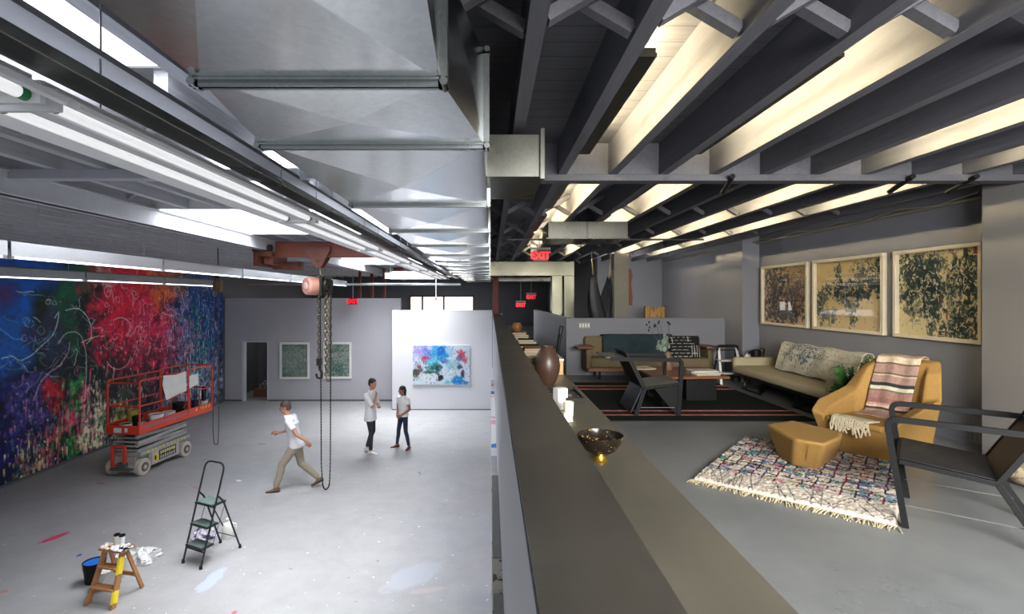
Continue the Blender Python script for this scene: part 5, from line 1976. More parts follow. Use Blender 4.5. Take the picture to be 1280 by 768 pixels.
def pillow_mesh(name, w, h, d, mat, colfn=None, n=40):
    c_ = Canvas(n, n, (20, 20, 24))
    if colfn:
        colfn(c_)
    X = (c_.xx / (n - 1) - .5) * 2
    Y = (c_.yy / (n - 1) - .5) * 2
    rel = d * np.sqrt(np.clip((1 - X ** 2) * (1 - Y ** 2), 0, 1)) ** .8
    return c_, rel


def lines_col(c_):
    n = c_.w
    r_ = random.Random(8)
    for k in range(7):
        y = (k + .7) * n / 7.2
        x = r_.uniform(0, 5)
        while x < n * .62 + (k % 2) * 8:
            x2 = x + r_.uniform(4, 12)
            c_.line([(x, y), (x2, y + r_.uniform(-.5, .5))], .75, (206, 204, 196), .9)
            x = x2 + r_.uniform(2.5, 5)
    for k in range(4):
        x = n * .7 + k * n * .085
        c_.line([(x, n * .45), (x + .5, n * .95)], .7, (206, 204, 196), .9)
    c_.line([(n * .08, n * .1), (n * .1, n * .35)], .7, (206, 204, 196), .9)
    c_.line([(n * .6, n * .06), (n * .6, n * .3)], .7, (206, 204, 196), .9)


pl = thing('throw_pillow', 'black cushion with broken white lines at the right end of the olive sofa', 'cushion', (3.60, 9.52, LZ + .60), 0)
pl.rotation_euler = (-.28, 0, -.12)
c_, rel = pillow_mesh('p', .5, .42, .08, None, lines_col, 64)
c_.mesh('front', (-.27, -.02, .20), (.54, 0, 0), (0, 0, -.42), vcol('pillow_weave', .9, .1, 90), pl, rel, (0, -1, 0))
c2_, rel = pillow_mesh('p', .5, .42, .08, None, None, 24)
c2_.mesh('back', (.27, -.02, .20), (-.54, 0, 0), (0, 0, -.42), vcol('pillow_weave', .9, .1, 90), pl, rel, (0, 1, 0))

# ------------------------------------------------------------------ rugs
rc = Canvas(220, 200, (26, 30, 30))
rc.blob(.5, .5, 1, 1, (32, 38, 38), .7, .6, 3, 10)
RX0, RX1, RY0, RY1 = .74, 3.97, 6.22, 9.05


def stripe(ymid, w, col, a=1.0):
    v = (RY1 - ymid) / (RY1 - RY0)
    k = np.abs(rc.yy / rc.h - v) < w / (RY1 - RY0) / 2
    n = .85 + .3 * rc.fnoise(40, 5, 2)
    rc.a[k] = (rc.a[k] * (1 - a) + a * (np.array(col) / 255.0) * n[k][:, None])


for ym in (8.52, 6.66):
    stripe(ym, .36 if ym > 8 else .22, (104, 40, 40))
    stripe(ym + .145 if ym > 8 else ym + .115, .10 if ym > 8 else .075, (206, 140, 130))
    stripe(ym - .145 if ym > 8 else ym - .14, .10 if ym > 8 else .06, (206, 140, 130))
    stripe(ym, .14 if ym > 8 else .10, (36, 38, 38))
for i in range(6):
    rc.dab(30 + i * 36, (RY1 - 6.77) / (RY1 - RY0) * rc.h, 2, 1.2, (250, 220, 180), .9)
rug = rc.mesh('striped_rug', (RX0, RY1, LZ + .014), (RX1 - RX0, 0, 0), (0, RY0 - RY1, 0), vcol('flat_weave', .95, .25, 180, .1))
MB().box(RX0, RX1, RY0, RY1, LZ + .001, LZ + .013).build('backing', M_BLACKF, rug)
tag(rug, 'large charcoal flat-weave rug with pairs of pink stripes under the coffee table', 'rug')

# shaggy patchwork rug
A_, B_, C_ = gz(866, 601, LZ), gz(930, 549, LZ), gz(1122, 661, LZ)
du, dv = C_ - A_, -(B_ - A_)
org = B_
RW, RH = 190, 230
gc = Canvas(RW, RH, (226, 216, 204))
gr = random.Random(6)
nc, nr = 15, 15
pal = [(226, 214, 204)] * 6 + [(206, 186, 178)] * 2 + [(206, 190, 176), (190, 176, 178), (120, 140, 160), (90, 130, 150), (160, 176, 178), (150, 110, 130), (196, 150, 150), (140, 130, 160), (200, 196, 150), (90, 150, 150)]
border = [(140, 30, 50), (40, 44, 70), (30, 30, 44), (120, 30, 60), (26, 28, 36), (50, 60, 110)]
cell_w, cell_h = RW / nc, RH * .80 / nr
gc.xx, gc.yy = gc.xx, gc.yy
for j in range(nr):
    bc = gr.choice(border)
    for i in range(nc):
        x0, y0 = i * cell_w + gr.uniform(-1, 1), j * cell_h + gr.uniform(-1, 1)
        col = gr.choice(pal)
        if j == nr - 1 or j == 4:
            bc = gr.choice(border)
        for q in range(16):
            gc.dab(x0 + gr.uniform(1, cell_w - 1), y0 + gr.uniform(1, cell_h - 1), gr.uniform(2, 4), gr.uniform(1.2, 2.2), tuple(max(0, min(255, k + w_r)) for k in col for w_r in (gr.uniform(-14, 10),)), .8)
        if gr.random() < .85:
            gc.line([(x0, y0), (x0 + cell_w, y0 + gr.uniform(-1, 1))], 1.25, bc, .95)
        if gr.random() < .8:
            gc.line([(x0, y0), (x0 + gr.uniform(-1, 1), y0 + cell_h)], 1.0, gr.choice(border), .9)
for k in range(26):      # plain end band with thin dark lattice
    x = gr.uniform(0, RW)
    gc.line([(x, RH * .81), (x + gr.uniform(-22, 22), RH * .99)], .6, (60, 56, 66), .8)
for q in range(900):
    gc.dab(gr.uniform(0, RW), RH * gr.uniform(.82, 1), 2, 1, (224, 214, 196), .35)
rel = .020 + .016 * gc.fnoise(60, 3, 2) + .012 * np.random.default_rng(4).random((RH, RW))
rel *= np.clip(np.minimum(np.minimum(gc.xx, RW - 1 - gc.xx), np.minimum(gc.yy, RH - 1 - gc.yy)) / 2, 0.1, 1)
gc.a *= .86
sr = gc.mesh('shaggy_rug', (org.x, org.y, LZ), du, dv, vcol('shag_wool', .95, .15, 120, .1, .1), None, rel, (0, 0, 1))
tag(sr, 'shaggy cream patchwork rug with coloured squares under the mustard ottoman', 'rug')
fm = MB()
for k in range(120):
    p = org + dv + du * (k / 119)
    d_ = dv.normalized() * gr.uniform(.03, .09) + du.normalized() * gr.uniform(-.03, .03)
    fm.tube([p + Vector((0, 0, .01)), p + d_ * .5 + Vector((0, 0, .012)), p + d_ + Vector((0, 0, .004))], .004, 4)
fo = fm.build('fringe', plain('rug_fringe', (196, 184, 150), .9), sr)

# ------------------------------------------------------------------ coffee table and what lies on it
ct = thing('coffee_table', 'low walnut coffee table on a black pedestal standing on the striped rug', 'table', (2.86, 7.72, LZ))
MB().prism([(-.58, -.55), (.52, -.50), (.56, .50), (-.52, .55)], .36, .395, 'z').build('tabletop', M_WALNUT, ct, bevel=.005)
MB().box(-.02, .42, -.30, .10, .014, .36).build('pedestal', M_BLACK, ct, bevel=.006)
MB().box(-.50, -.18, .0, .42, .014, .36).build('pedestal', M_BLACK, ct, bevel=.006)
TZ = LZ + .395


def book(lab, loc, w, d, h, rz, cover, group=None, pages=M_PAPER, cat='book'):
    t = thing('book', lab, cat, loc, rz, group)
    MB().box(-w / 2, w / 2, -d / 2, d / 2, 0, .004).box(-w / 2, w / 2, -d / 2, d / 2, h - .004, h).box(-w / 2, -w / 2 + .005, -d / 2, d / 2, .004, h - .004).build('cover', cover, t)
    MB().box(-w / 2 + .005, w / 2 - .006, -d / 2 + .006, d / 2 - .006, .004, h - .004).build('pages', pages, t)
    return t


bk_w = plain('white_book_cover', (216, 214, 208), .5, var=.04)
bk_b = plain('pale_blue_cover', (176, 184, 200), .5, var=.04)
bk_t = plain('tan_book_cover', (206, 180, 140), .5, var=.05)
tpos = gz(802, 461, TZ)
book('thin cream booklet lying on the left end of the coffee table', (tpos.x, tpos.y, TZ), .34, .30, .02, .2, M_CREAM)
p = gz(875, 467, TZ)
p = Vector((3.10, 7.45, TZ))
book('tan paperback at the bottom of the magazine pile on the coffee table', (p.x, p.y, TZ), .36, .30, .025, .1, bk_t)
book('pale blue magazine in the middle of the pile on the coffee table', (p.x + .02, p.y + .02, TZ + .025), .42, .30, .02, -.15, bk_b)
book('white open magazine on top of the pile on the coffee table', (p.x - .01, p.y + .03, TZ + .045), .36, .27, .015, .08, bk_w)
p = gz(838, 464, TZ)
vs = thing('bud_vase', 'brown ceramic vase with eucalyptus sprigs and dried stems on the coffee table', 'vase', (p.x, 7.9, TZ))
MB().lathe([(0, 0), (.07, 0), (.085, .06), (.08, .16), (.05, .25), (.042, .28), (.034, .28), (.04, .24), (.0, .1)], seg=20).build('vase', plain('brown_stoneware', (116, 88, 72), .5), vs)
st = MB()
lv = MB()
dp = MB()
vr = random.Random(3)
for k in range(4):
    tip = Vector((-.16 + .05 * k, vr.uniform(-.1, .1), .36 + .06 * k))
    st.tube([(0, 0, .2), (tip.x * .4, tip.y * .4, .36), tip], .004, 5)
    for q in range(4):
        c_ = Vector((0, 0, .3)).lerp(tip, .35 + q * .2) + Vector((vr.uniform(-.04, .04), vr.uniform(-.04, .04), 0))
        lv.ball(c_, .038, .012, .045, 8, 5, Matrix.Rotation(vr.uniform(-1, 1), 3, 'Z') @ Matrix.Rotation(vr.uniform(-.8, .8), 3, 'Y'))
for k in range(7):
    tip = Vector((vr.uniform(-.30, .05), vr.uniform(-.1, .15), vr.uniform(.62, .86)))
    st.tube([(0, 0, .2), (tip.x * .5, tip.y * .4, .45), tip], .0025, 4)
    for q in range(2):
        dp.ball(tip + Vector((vr.uniform(-.03, .03), 0, vr.uniform(-.05, .02))), .014, .012, .018, 6, 4)
st.build('stems', plain('brown_stem', (70, 62, 50), .7), vs)
lv.build('leaves', plain('eucalyptus_leaf', (122, 140, 128), .6), vs)
dp.build('seed_pods', M_BLACKF, vs)

# ------------------------------------------------------------------ black metal lounge chairs
def side_pts(foot=0.0):
    return dict(foot=(0, 0), seat_f=(-.035, .43), arm_f=(-.10, .70), arm_r=(.63, .70), joint=(.43, .385), rear=(.65, 0), top=(.70, .86))


def armchair_frame(t, w, mat):
    """local: x = backwards, y = across, z = up"""
    S_ = side_pts()
    for y in (0, w):
        q = lambda k: (S_[k][0], y, S_[k][1])
        fr2 = MB()
        path = rounded([q('foot'), q('arm_f'), q('arm_r')], .07, 6)
        for a_, b2 in zip(path, path[1:]):
            fr2.bar(a_, b2, .036, .030, up=(0, 1, 0))
        fr2.build('arm_frame', mat, t)
        MB().bar(q('joint'), q('rear'), .036, .036, up=(0, 1, 0)).build('leg', mat, t, bevel=.003)
        MB().bar(q('joint'), q('top'), .032, .032, up=(0, 1, 0)).build('back_post', mat, t, bevel=.003)
        MB().bar(q('seat_f'), q('joint'), .030, .036, up=(0, 1, 0)).build('seat_rail', mat, t, bevel=.003)
    return S_


n0 = gz(1132, 660, LZ)
fwd = Vector((-.77, .64, 0)).normalized()
lat = Vector((.64, .77, 0)).normalized()
bc_ang = math.atan2(-fwd.y, -fwd.x)
cw = .66
ch = thing('lounge_chair', 'black metal-framed armchair with charcoal sling seat in the right foreground', 'chair', n0, bc_ang)
S_ = armchair_frame(ch, cw, M_BLACK)


def sling(t, name, a, b_, w, mat, th=.018, ends=.015):
    (xa, za), (xb, zb_) = a, b_
    m = MB()
    m.bar((xa, w / 2, za), (xb, w / 2, zb_), w - 2 * ends, th, up=(0, 0, 1) if abs(xb - xa) > abs(zb_ - za) else (1, 0, 0))
    return m.build(name, mat, t, bevel=.006)


sling(ch, 'seat', (S_['seat_f'][0], S_['seat_f'][1] + .01), (S_['joint'][0], S_['joint'][1] + .01), cw, M_SLATE)
sling(ch, 'backrest', (S_['joint'][0], S_['joint'][1]), (S_['top'][0], S_['top'][1]), cw, M_SLATE)
MB().bar((S_['seat_f'][0], 0, S_['seat_f'][1]), (S_['seat_f'][0], cw, S_['seat_f'][1]), .03, .03).bar((S_['joint'][0], 0, S_['joint'][1]), (S_['joint'][0], cw, S_['joint'][1]), .03, .03).bar((S_['top'][0], 0, S_['top'][1]), (S_['top'][0], cw, S_['top'][1]), .03, .03).build('cross_bar', M_BLACK, ch, bevel=.003)
wr_ = MB()
for y in (0.02, cw - .02):
    wr_.cyl((-.01, y, .14), (.56, y, .14), .004, seg=6)
wr_.build('wire_stretcher', plain('dull_wire', (104, 104, 106), .5, .3), ch)

# the other one, folded plate version, in front of the coffee table, facing right
n1 = gz(848, 521, LZ)
c2 = thing('lounge_chair', 'black angular plate-metal lounge chair on the striped rug facing right', 'chair', (n1.x, n1.y, LZ + .014), PI)
w2 = -.60          # rotated by 180 degrees: the far side is at negative local y
for y in (0, w2):
    path = rounded([(0, y, 0), (-.045, y, .70), (.86, y, .715)], .06, 5)
    m = MB()
    for a_, b2 in zip(path, path[1:]):
        m.bar(a_, b2, .05 if y == 0 else .036, .028, up=(0, 1, 0))
    m.build('arm_frame', M_BLACK, c2)
    MB().bar((.43, y, .34), (.62, y, .72), .05, .03, up=(0, 1, 0)).build('back_post', M_BLACK, c2)
    MB().bar((.43, y, .34), (.54, y, .0), .05, .03, up=(0, 1, 0)).build('leg', M_BLACK, c2)
    MB().bar((-.02, y, .41), (.43, y, .34), .03, .04, up=(0, 1, 0)).build('seat_rail', M_BLACK, c2)
MB().bar((-.02, w2 / 2, .42), (.43, w2 / 2, .345), .58, .02).build('seat', plain('grey_hide', (104, 104, 98), .5), c2, bevel=.005)
MB().bar((.43, w2 / 2, .34), (.66, w2 / 2, .80), .58, .02, up=(1, 0, 0)).build('backrest', M_SLATE, c2, bevel=.005)
MB().bar((.60, w2 / 2 - .0, .725), (.92, w2 / 2, .735), .60, .016).build('headrest', plain('grey_headrest', (112, 112, 108), .45), c2, bevel=.005)
MB().bar((.45, w2 / 2, .34), (.60, w2 / 2, .03), .56, .016, up=(1, 0, 0)).build('rear_plate', plain('blue_black_plate', (40, 44, 58), .4, .3), c2, bevel=.003)
for ya in (-.012, w2 - .002):
    MB().prism([(0, .0), (.02, .0), (.30, .33), (-.02, .39)], ya, ya + .014, 'y').build('gusset', M_BLACK, c2)
MB().cyl((.05, 0.0, .10), (.52, 0.0, .10), .005, seg=6).build('wire_stretcher', plain('dull_wire', (104, 104, 106), .5, .3), c2)

# ------------------------------------------------------------------ beige sofa along the right wall
bs = thing('sofa', 'beige low sofa on black metal legs below the framed pictures', 'sofa', (4.46, 7.45, LZ))
soft((-.37, .36, -1.15, 1.20, .24, .37), 'seat_cushion', M_BEIGE, bs, .05)
soft((-.34, .36, -1.28, -1.12, .22, .52), 'armrest', M_BEIGE, bs, .045)
soft((-.34, .36, 1.18, 1.30, .22, .50), 'armrest', M_BEIGE, bs, .045)
soft((.12, .30, -1.12, .66, .34, .78), 'backrest', M_BEIGE, bs, .05, M=Matrix.Translation((.02, 0, 0)) @ Matrix.Rotation(.22, 4, 'Y') @ Matrix.Translation((-.09, 0, 0)))
fr2 = MB().box(-.34, .33, -1.2, 1.2, .205, .235)
fr2.build('seat_frame', M_BLACK, bs)
for y in (-.72, .72):
    MB().bar((-.30, y - .28, .02), (.28, y + .22, .21), .03, .02).bar((-.30, y + .28, .02), (.28, y - .22, .21), .03, .02).build('leg', M_BLACK, bs)
    MB().bar((-.30, y - .30, .012), (-.30, y + .30, .012), .03, .02).bar((-.30, y + .28, .02), (-.26, y + .28, .21), .02, .02).build('leg', M_BLACK, bs)
# patterned blanket over its back
bl = Canvas(150, 90, (204, 200, 182))
br_ = random.Random(4)
for k in range(5):
    y = 8 + k * 18
    bl.line([(0, y), (150, y)], .8, (170, 160, 130), .7)
for k in range(1500):
    y = br_.random() * 90
    bl.dab(br_.random() * 150, y, br_.uniform(.6, 1.6), br_.uniform(.6, 1.4), br_.choice([(150, 150, 130), (120, 130, 120), (222, 218, 204), (180, 170, 140)]), .5)
for k in range(500):
    bl.dab(br_.gauss(50, 20), br_.choice([20, 44, 60]) + br_.gauss(0, 6), br_.uniform(.6, 1.6), br_.uniform(.6, 1.6), br_.choice([(60, 90, 110), (80, 110, 130), (50, 74, 96)]), .75)
Yb0, Yb1 = 8.10, 6.34
h_, w_ = bl.h, bl.w
prof = [(4.50, LZ + .40), (4.52, LZ + .46), (4.60, LZ + .70), (4.63, LZ + .79), (4.68, LZ + .815), (4.75, LZ + .80), (4.80, LZ + .70)]
o = bl.mesh('sofa_blanket', (0, 0, 0), (1, 0, 0), (0, 0, 1), vcol('blanket_weave', .95, .2, 90))
co = np.zeros((h_ * w_, 3))
tt = (1 - np.arange(h_) / (h_ - 1)) * (len(prof) - 1)
px_ = np.interp(tt, range(len(prof)), [p[0] for p in prof])
pz_ = np.interp(tt, range(len(prof)), [p[1] for p in prof])
V_ = np.stack([np.repeat(px_, w_), np.tile(np.linspace(Yb0, Yb1, w_), h_), np.repeat(pz_, w_)], 1)
V_[:, 0] -= .012 + .008 * np.sin(V_[:, 1] * 17 + V_[:, 2] * 9)
V_[:, 2] += .008 * np.sin(V_[:, 1] * 11)
o.data.vertices.foreach_set('co', V_.astype(np.float32).ravel())
o.data.update()
o.data.polygons.foreach_set('use_smooth', [True] * len(o.data.polygons))
o.modifiers.new('Solidify', 'SOLIDIFY').thickness = .01
tag(o, 'cream blanket with blue-grey pattern spread over the back of the beige sofa', 'blanket')

# ------------------------------------------------------------------ mustard lounge chair and ottoman
fa = Vector((-.92, -.39, 0)).normalized()           # it faces the viewer's left
ma = thing('armchair', 'mustard yellow faceted armchair with a striped blanket over its back', 'armchair', (3.80, 4.98, LZ), math.atan2(-fa.y, -fa.x))
# local x = backwards, y = to the viewer's right?  (+y is the far/left side)


def ring4(pts):
    return [Vector(p) for p in pts]


# outer shell as lofted faceted rings: bottom, rim; inner seat
b = MB()
H0, H1, HB_ = .0, .46, .86
ob = [(-.36, -.30, 0), (-.36, .30, 0), (.26, .32, 0), (.34, .20, 0), (.34, -.20, 0), (.26, -.32, 0)]
om = [(-.44, -.33, .33), (-.44, .33, .33), (.30, .42, .42), (.44, .26, .40), (.44, -.26, .40), (.30, -.42, .42)]
# rims: the arms rise from the front to a tall back
rim_o = [(-.47, -.385, .38), (-.30, -.43, .47), (.14, -.43, .58), (.30, -.35, .80), (.46, -.27, .90), (.46, .27, .90), (.30, .35, .80), (.14, .43, .58), (-.30, .43, .47), (-.47, .385, .38)]
rim_i = [(-.42, -.27, .35), (-.26, -.29, .43), (.10, -.30, .54), (.22, -.26, .78), (.33, -.22, .87), (.33, .22, .87), (.22, .26, .78), (.10, .30, .54), (-.26, .29, .43), (-.42, .27, .35)]
seat = [(-.42, -.27, .31), (-.26, -.27, .30), (.02, -.26, .29), (.10, -.24, .29), (.15, -.18, .29), (.15, .18, .29), (.10, .24, .29), (.02, .26, .29), (-.26, .27, .30), (-.42, .27, .31)]
base = [(-.36, -.30, 0), (-.22, -.33, 0), (.10, -.34, 0), (.24, -.30, 0), (.34, -.20, 0), (.34, .20, 0), (.24, .30, 0), (.10, .34, 0), (-.22, .33, 0), (-.36, .30, 0)]
n_ = 10
vv = base + rim_o + rim_i + seat
ff = []
for lv_ in (0, 1, 2):
    for k in range(n_ - 1):
        ff.append((lv_ * n_ + k, lv_ * n_ + k + 1, (lv_ + 1) * n_ + k + 1, (lv_ + 1) * n_ + k))
# front: closes between the two arm tips below seat level
ff.append((0, n_ + 0, 2 * n_ + 0, 3 * n_ + 0, 3 * n_ + 9, 2 * n_ + 9, n_ + 9, 9))
ff.append(tuple(3 * n_ + k for k in range(n_)))
ff.append(tuple(range(n_ - 1, -1, -1)))
b.add(vv, ff)
o = b.build('shell', M_MUST, ma, bevel=.022, angle=50)
o.modifiers['Bevel'].segments = 3
o.modifiers['Bevel'].angle_limit = math.radians(18)
soft((-.44, .10, -.255, .255, .29, .345), 'seat_cushion', M_MUST, ma, .02, 3)

# striped blanket: over the back and down to the seat
sb = Canvas(60, 150, (150, 118, 104))
bands = [(0, .30, (176, 146, 128)), (.30, .37, (214, 196, 168)), (.37, .385, (100, 76, 72)), (.385, .47, (168, 138, 124)), (.47, .485, (96, 74, 70)), (.485, .50, (204, 180, 156)), (.50, .565, (164, 134, 122)), (.565, .60, (44, 48, 48)),
         (.60, .63, (218, 208, 184)), (.63, .645, (90, 110, 96)), (.645, .71, (164, 122, 112)), (.71, .76, (148, 108, 102)), (.76, .775, (206, 150, 140)), (.775, .80, (216, 196, 172)), (.80, .82, (70, 58, 58)), (.82, 1, (170, 140, 124))]
for a, c_, col in bands:
    k = (sb.yy / sb.h >= a) & (sb.yy / sb.h < c_)
    sb.a[k] = np.array(col) / 255.0
sb.a *= (.9 + .2 * sb.fnoise(50, 2, 2))[..., None]
o = sb.mesh('striped_blanket', (0, 0, 0), (1, 0, 0), (0, 0, 1), vcol('blanket_weave', .95, .2, 90))
prof = [(.475, .70), (.475, .84), (.465, .905), (.40, .925), (.335, .90), (.315, .86), (.20, .58), (.125, .37), (.05, .353), (-.05, .352)]
arcl = np.concatenate([[0], np.cumsum([math.hypot(b2[0] - a_[0], b2[1] - a_[1]) for a_, b2 in zip(prof, prof[1:])])])
tt = np.interp(np.arange(150) / 149 * arcl[-1], arcl, range(len(prof)))
px_ = np.interp(tt, range(len(prof)), [p[0] for p in prof])
pz_ = np.interp(tt, range(len(prof)), [p[1] for p in prof])
w_ = 60
V_ = np.stack([np.repeat(px_, w_), np.tile(np.linspace(.215, -.17, w_), 150), np.repeat(pz_, w_)], 1)
V_[:, 0] -= .012 + .006 * np.sin(V_[:, 1] * 40)
V_[:, 2] += .006 + .005 * np.sin(V_[:, 1] * 26)
o.data.vertices.foreach_set('co', V_.astype(np.float32).ravel())
o.data.update()
o.data.polygons.foreach_set('use_smooth', [True] * len(o.data.polygons))
o.location, o.rotation_euler = ma.location, ma.rotation_euler
o.modifiers.new('Solidify', 'SOLIDIFY').thickness = .012
tag(o, 'striped brown, pink and cream blanket hanging over the mustard armchair back', 'blanket')
fg = MB()
fr3 = random.Random(9)
fg.add([(-.30, .16, .352), (-.30, -.16, .352), (-.455, -.16, .358), (-.455, .16, .358), (-.30, .16, .364), (-.30, -.16, .364), (-.455, -.16, .37), (-.455, .16, .37)], [(3, 2, 1, 0), (4, 5, 6, 7), (0, 1, 5, 4), (1, 2, 6, 5), (2, 3, 7, 6), (3, 0, 4, 7)])
for k in range(46):
    y = -.16 + .32 * k / 45
    L_ = fr3.uniform(.07, .16)
    fg.tube([(-.40, y, .375), (-.475, y + fr3.uniform(-.01, .01), .372), (-.492, y + fr3.uniform(-.02, .02), .37 - L_ * .5), (-.485 - .01 * fr3.random(), y + fr3.uniform(-.03, .03), .37 - L_)], .006, 4)
o = fg.build('fringed_cloth', plain('cream_fringe', (220, 208, 180), .9))
o.location, o.rotation_euler = ma.location, ma.rotation_euler
tag(o, 'cream fringed cloth lying over the front edge of the mustard armchair seat', 'cloth')

oc = Vector((2.86, 4.66, LZ + .03))
ot = thing('ottoman', 'mustard yellow faceted ottoman on the shaggy rug before the armchair', 'ottoman', oc)
top = [gz(957, 530, LZ + .32), gz(990, 525, LZ + .32), gz(1054, 540, LZ + .32), gz(1052, 547, LZ + .32), gz(1031, 556, LZ + .32), gz(993, 549, LZ + .32)]
bot = [gz(972, 570, LZ + .03), gz(1000, 560, LZ + .03), gz(1046, 566, LZ + .03), gz(1045, 573, LZ + .03), gz(1022, 588, LZ + .03), gz(990, 583, LZ + .03)]
b = MB().loft([[p - oc for p in bot], [p - oc for p in top]])
o = b.build('cushion_body', M_MUST, ot, bevel=.03, angle=50)
o.modifiers['Bevel'].segments = 4
o.modifiers['Bevel'].angle_limit = math.radians(15)
sm_ = MB()
tb_ = [p - oc for p in top]
bb_ = [p - oc for p in bot]
for k in (5,):
    sm_.tube([tb_[k] * .5 + tb_[4] * .5 + Vector((0, -.002, -.03)), (tb_[k] + tb_[4] + bb_[k] + bb_[4]) * .25 + Vector((-.004, -.003, 0)), bb_[k] * .5 + bb_[4] * .5 + Vector((0, -.002, .02))], .0025, 5)
sm_.build('seam', plain('mustard_seam', (140, 104, 48), .9), ot)

# ------------------------------------------------------------------ plant
pt = thing('potted_plant', 'glossy green plant in a pot between the beige sofa and the mustard armchair', 'plant', (4.18, 5.84, LZ))
MB().lathe([(0, 0), (.13, 0), (.17, .26), (.15, .26), (.14, .22), (0, .22)], seg=20).build('pot', plain('grey_pot', (96, 94, 90), .6), pt)
MB().lathe([(0, .23), (.142, .23)], seg=20).build('soil', plain('soil', (50, 40, 32), .9), pt)
pr = random.Random(12)
fol, stm = MB(), MB()
for k in range(26):
    th_ = pr.uniform(0, 2 * PI)
    out = pr.uniform(.06, .25)
    hgt = pr.uniform(.42, .80)
    p0 = Vector((.05 * math.cos(th_), .05 * math.sin(th_), .22))
    p2 = Vector((out * math.cos(th_), out * math.sin(th_), hgt))
    p1 = p0.lerp(p2, .5) + Vector((0, 0, .08))
    pts = [p0 * (1 - t_) ** 2 + p1 * 2 * t_ * (1 - t_) + p2 * t_ * t_ for t_ in np.linspace(0, 1, 12)]
    stm.tube(pts, .006, 5)
    for i in range(3, 12):
        d_ = (pts[i] - pts[i - 1]).normalized()
        sdv = d_.cross(Vector((math.sin(th_), -math.cos(th_), .3))).normalized()
        for s in (-1, 1):
            L_ = .085 * (1 - .35 * (i / 12))
            ax_ = (sdv * s * .8 + d_ * .65).normalized()
            nrm = ax_.cross(d_).normalized()
            wv = ax_.cross(nrm)
            q0 = pts[i]
            ring_ = [q0, q0 + ax_ * L_ * .35 + wv * L_ * .20, q0 + ax_ * L_ * .75 + wv * L_ * .15, q0 + ax_ * L_, q0 + ax_ * L_ * .75 - wv * L_ * .15, q0 + ax_ * L_ * .35 - wv * L_ * .20]
            fol.add(ring_, [(0, 1, 2, 3, 4, 5)])
stm.build('stems', plain('plant_stem', (70, 110, 52), .5), pt)
fol.build('foliage', plain('glossy_leaf', (56, 104, 50), .32, var=.35, scale=9), pt, smooth=False, fix=False)

# ------------------------------------------------------------------ step stool, side table, corner things
sl = thing('step_stool', 'white folding step stool with a black handle by the far pier', 'stool', (4.18, 9.03, LZ))
for y in (-.16, .16):
    MB().bar((.0, y * 1.1, .0), (-.12, y, .62), .025, .045, up=(0, 1, 0)).build('front_rail', M_TUB, sl, bevel=.004) if False else None
M_STOOL = plain('stool_white_metal', (206, 206, 202), .4, .2)
for x in (-.17, .17):
    MB().bar((x * 1.15, -.20, 0), (x * .9, .0, .62), .04, .02).build('front_rail', M_STOOL, sl, bevel=.003)
    MB().bar((x * 1.1, .20, 0), (x * .9, .02, .58), .025, .02).build('rear_leg', M_BLACK, sl, bevel=.003)
MB().box(-.18, .18, -.16, .06, .40, .425).box(-.18, .18, -.24, -.06, .19, .21).build('step', M_STOOL, sl, bevel=.005)
MB().tube(rounded([(-.17, 0, .55), (-.18, 0, .66), (.18, 0, .66), (.17, 0, .55)], .05), .022, 8).build('handle', M_BLACK, sl)
MB().bar((-.16, .0, .585), (.16, .0, .585), .03, .02).build('cross_bar', M_BLACK, sl)
sd_ = thing('side_table', 'small black side table in the corner beyond the beige sofa', 'table', (4.64, 9.03, LZ))
MB().box(-.20, .20, -.20, .20, .40, .43).build('tabletop', M_BLACK, sd_, bevel=.004)
for x in (-.17, .17):
    for y in (-.17, .17):
        MB().cyl((x, y, 0), (x, y, .40), .012, seg=8).build('leg', M_BLACK, sd_)
tz = LZ + .43
crumple('tissue', 'crumpled white tissue on the black corner table', 'tissue', Vector((4.50, 8.97, tz)), .055, .05, .10, M_TUB, 3)
t = thing('mug', 'squat dark pot, middle object on the black corner table', 'pot', (4.64, 8.95, tz))
MB().lathe([(0, 0), (.07, 0), (.085, .07), (.075, .16), (.06, .17), (.05, .15), (0, .05)], seg=18).build('pot', M_BLACK, t)
MB().torus((-.09, 0, .09), .04, .010, Matrix.Rotation(PI / 2, 3, 'X'), 12, 6).build('handle', M_BLACK, t)
t = thing('carving', 'slim dark carved figure on the right of the black corner table', 'figurine', (4.77, 8.98, tz))
MB().lathe([(0, 0), (.05, 0), (.045, .03), (.025, .06), (.04, .11), (.05, .16), (.035, .19), (0, .2)], seg=14, sx=1.0, sy=.7).build('figure', plain('dark_bronze', (52, 44, 34), .4, .5), t)
t = thing('ashtray', 'low black dish on the right edge of the corner table', 'dish', (4.72, 8.86, tz))
MB().lathe([(0, 0), (.05, 0), (.06, .03), (.05, .03), (.045, .012), (0, .012)], seg=16).build('dish', M_BLACK, t)

# folded black frame leaning on the side of the low wall
t = thing('folding_frame', 'black folded metal frame leaning against the left side of the low wall', 'frame', (1.42, 10.55, LZ))
for y in (-.17, .17):
    MB().bar((-.10, y, 0), (.045, y, .92), .022, .022, up=(0, 1, 0)).build('upright', M_BLACK, t)
MB().bar((.045, -.17, .92), (.045, .17, .92), .022, .022).bar((-.03, -.17, .45), (-.03, .17, .45), .02, .02).build('cross_bar', M_BLACK, t)
MB().bar((-.12, -.12, .0), (-.0, -.12, .78), .018, .018, up=(0, 1, 0)).build('strut', M_BLACK, t)

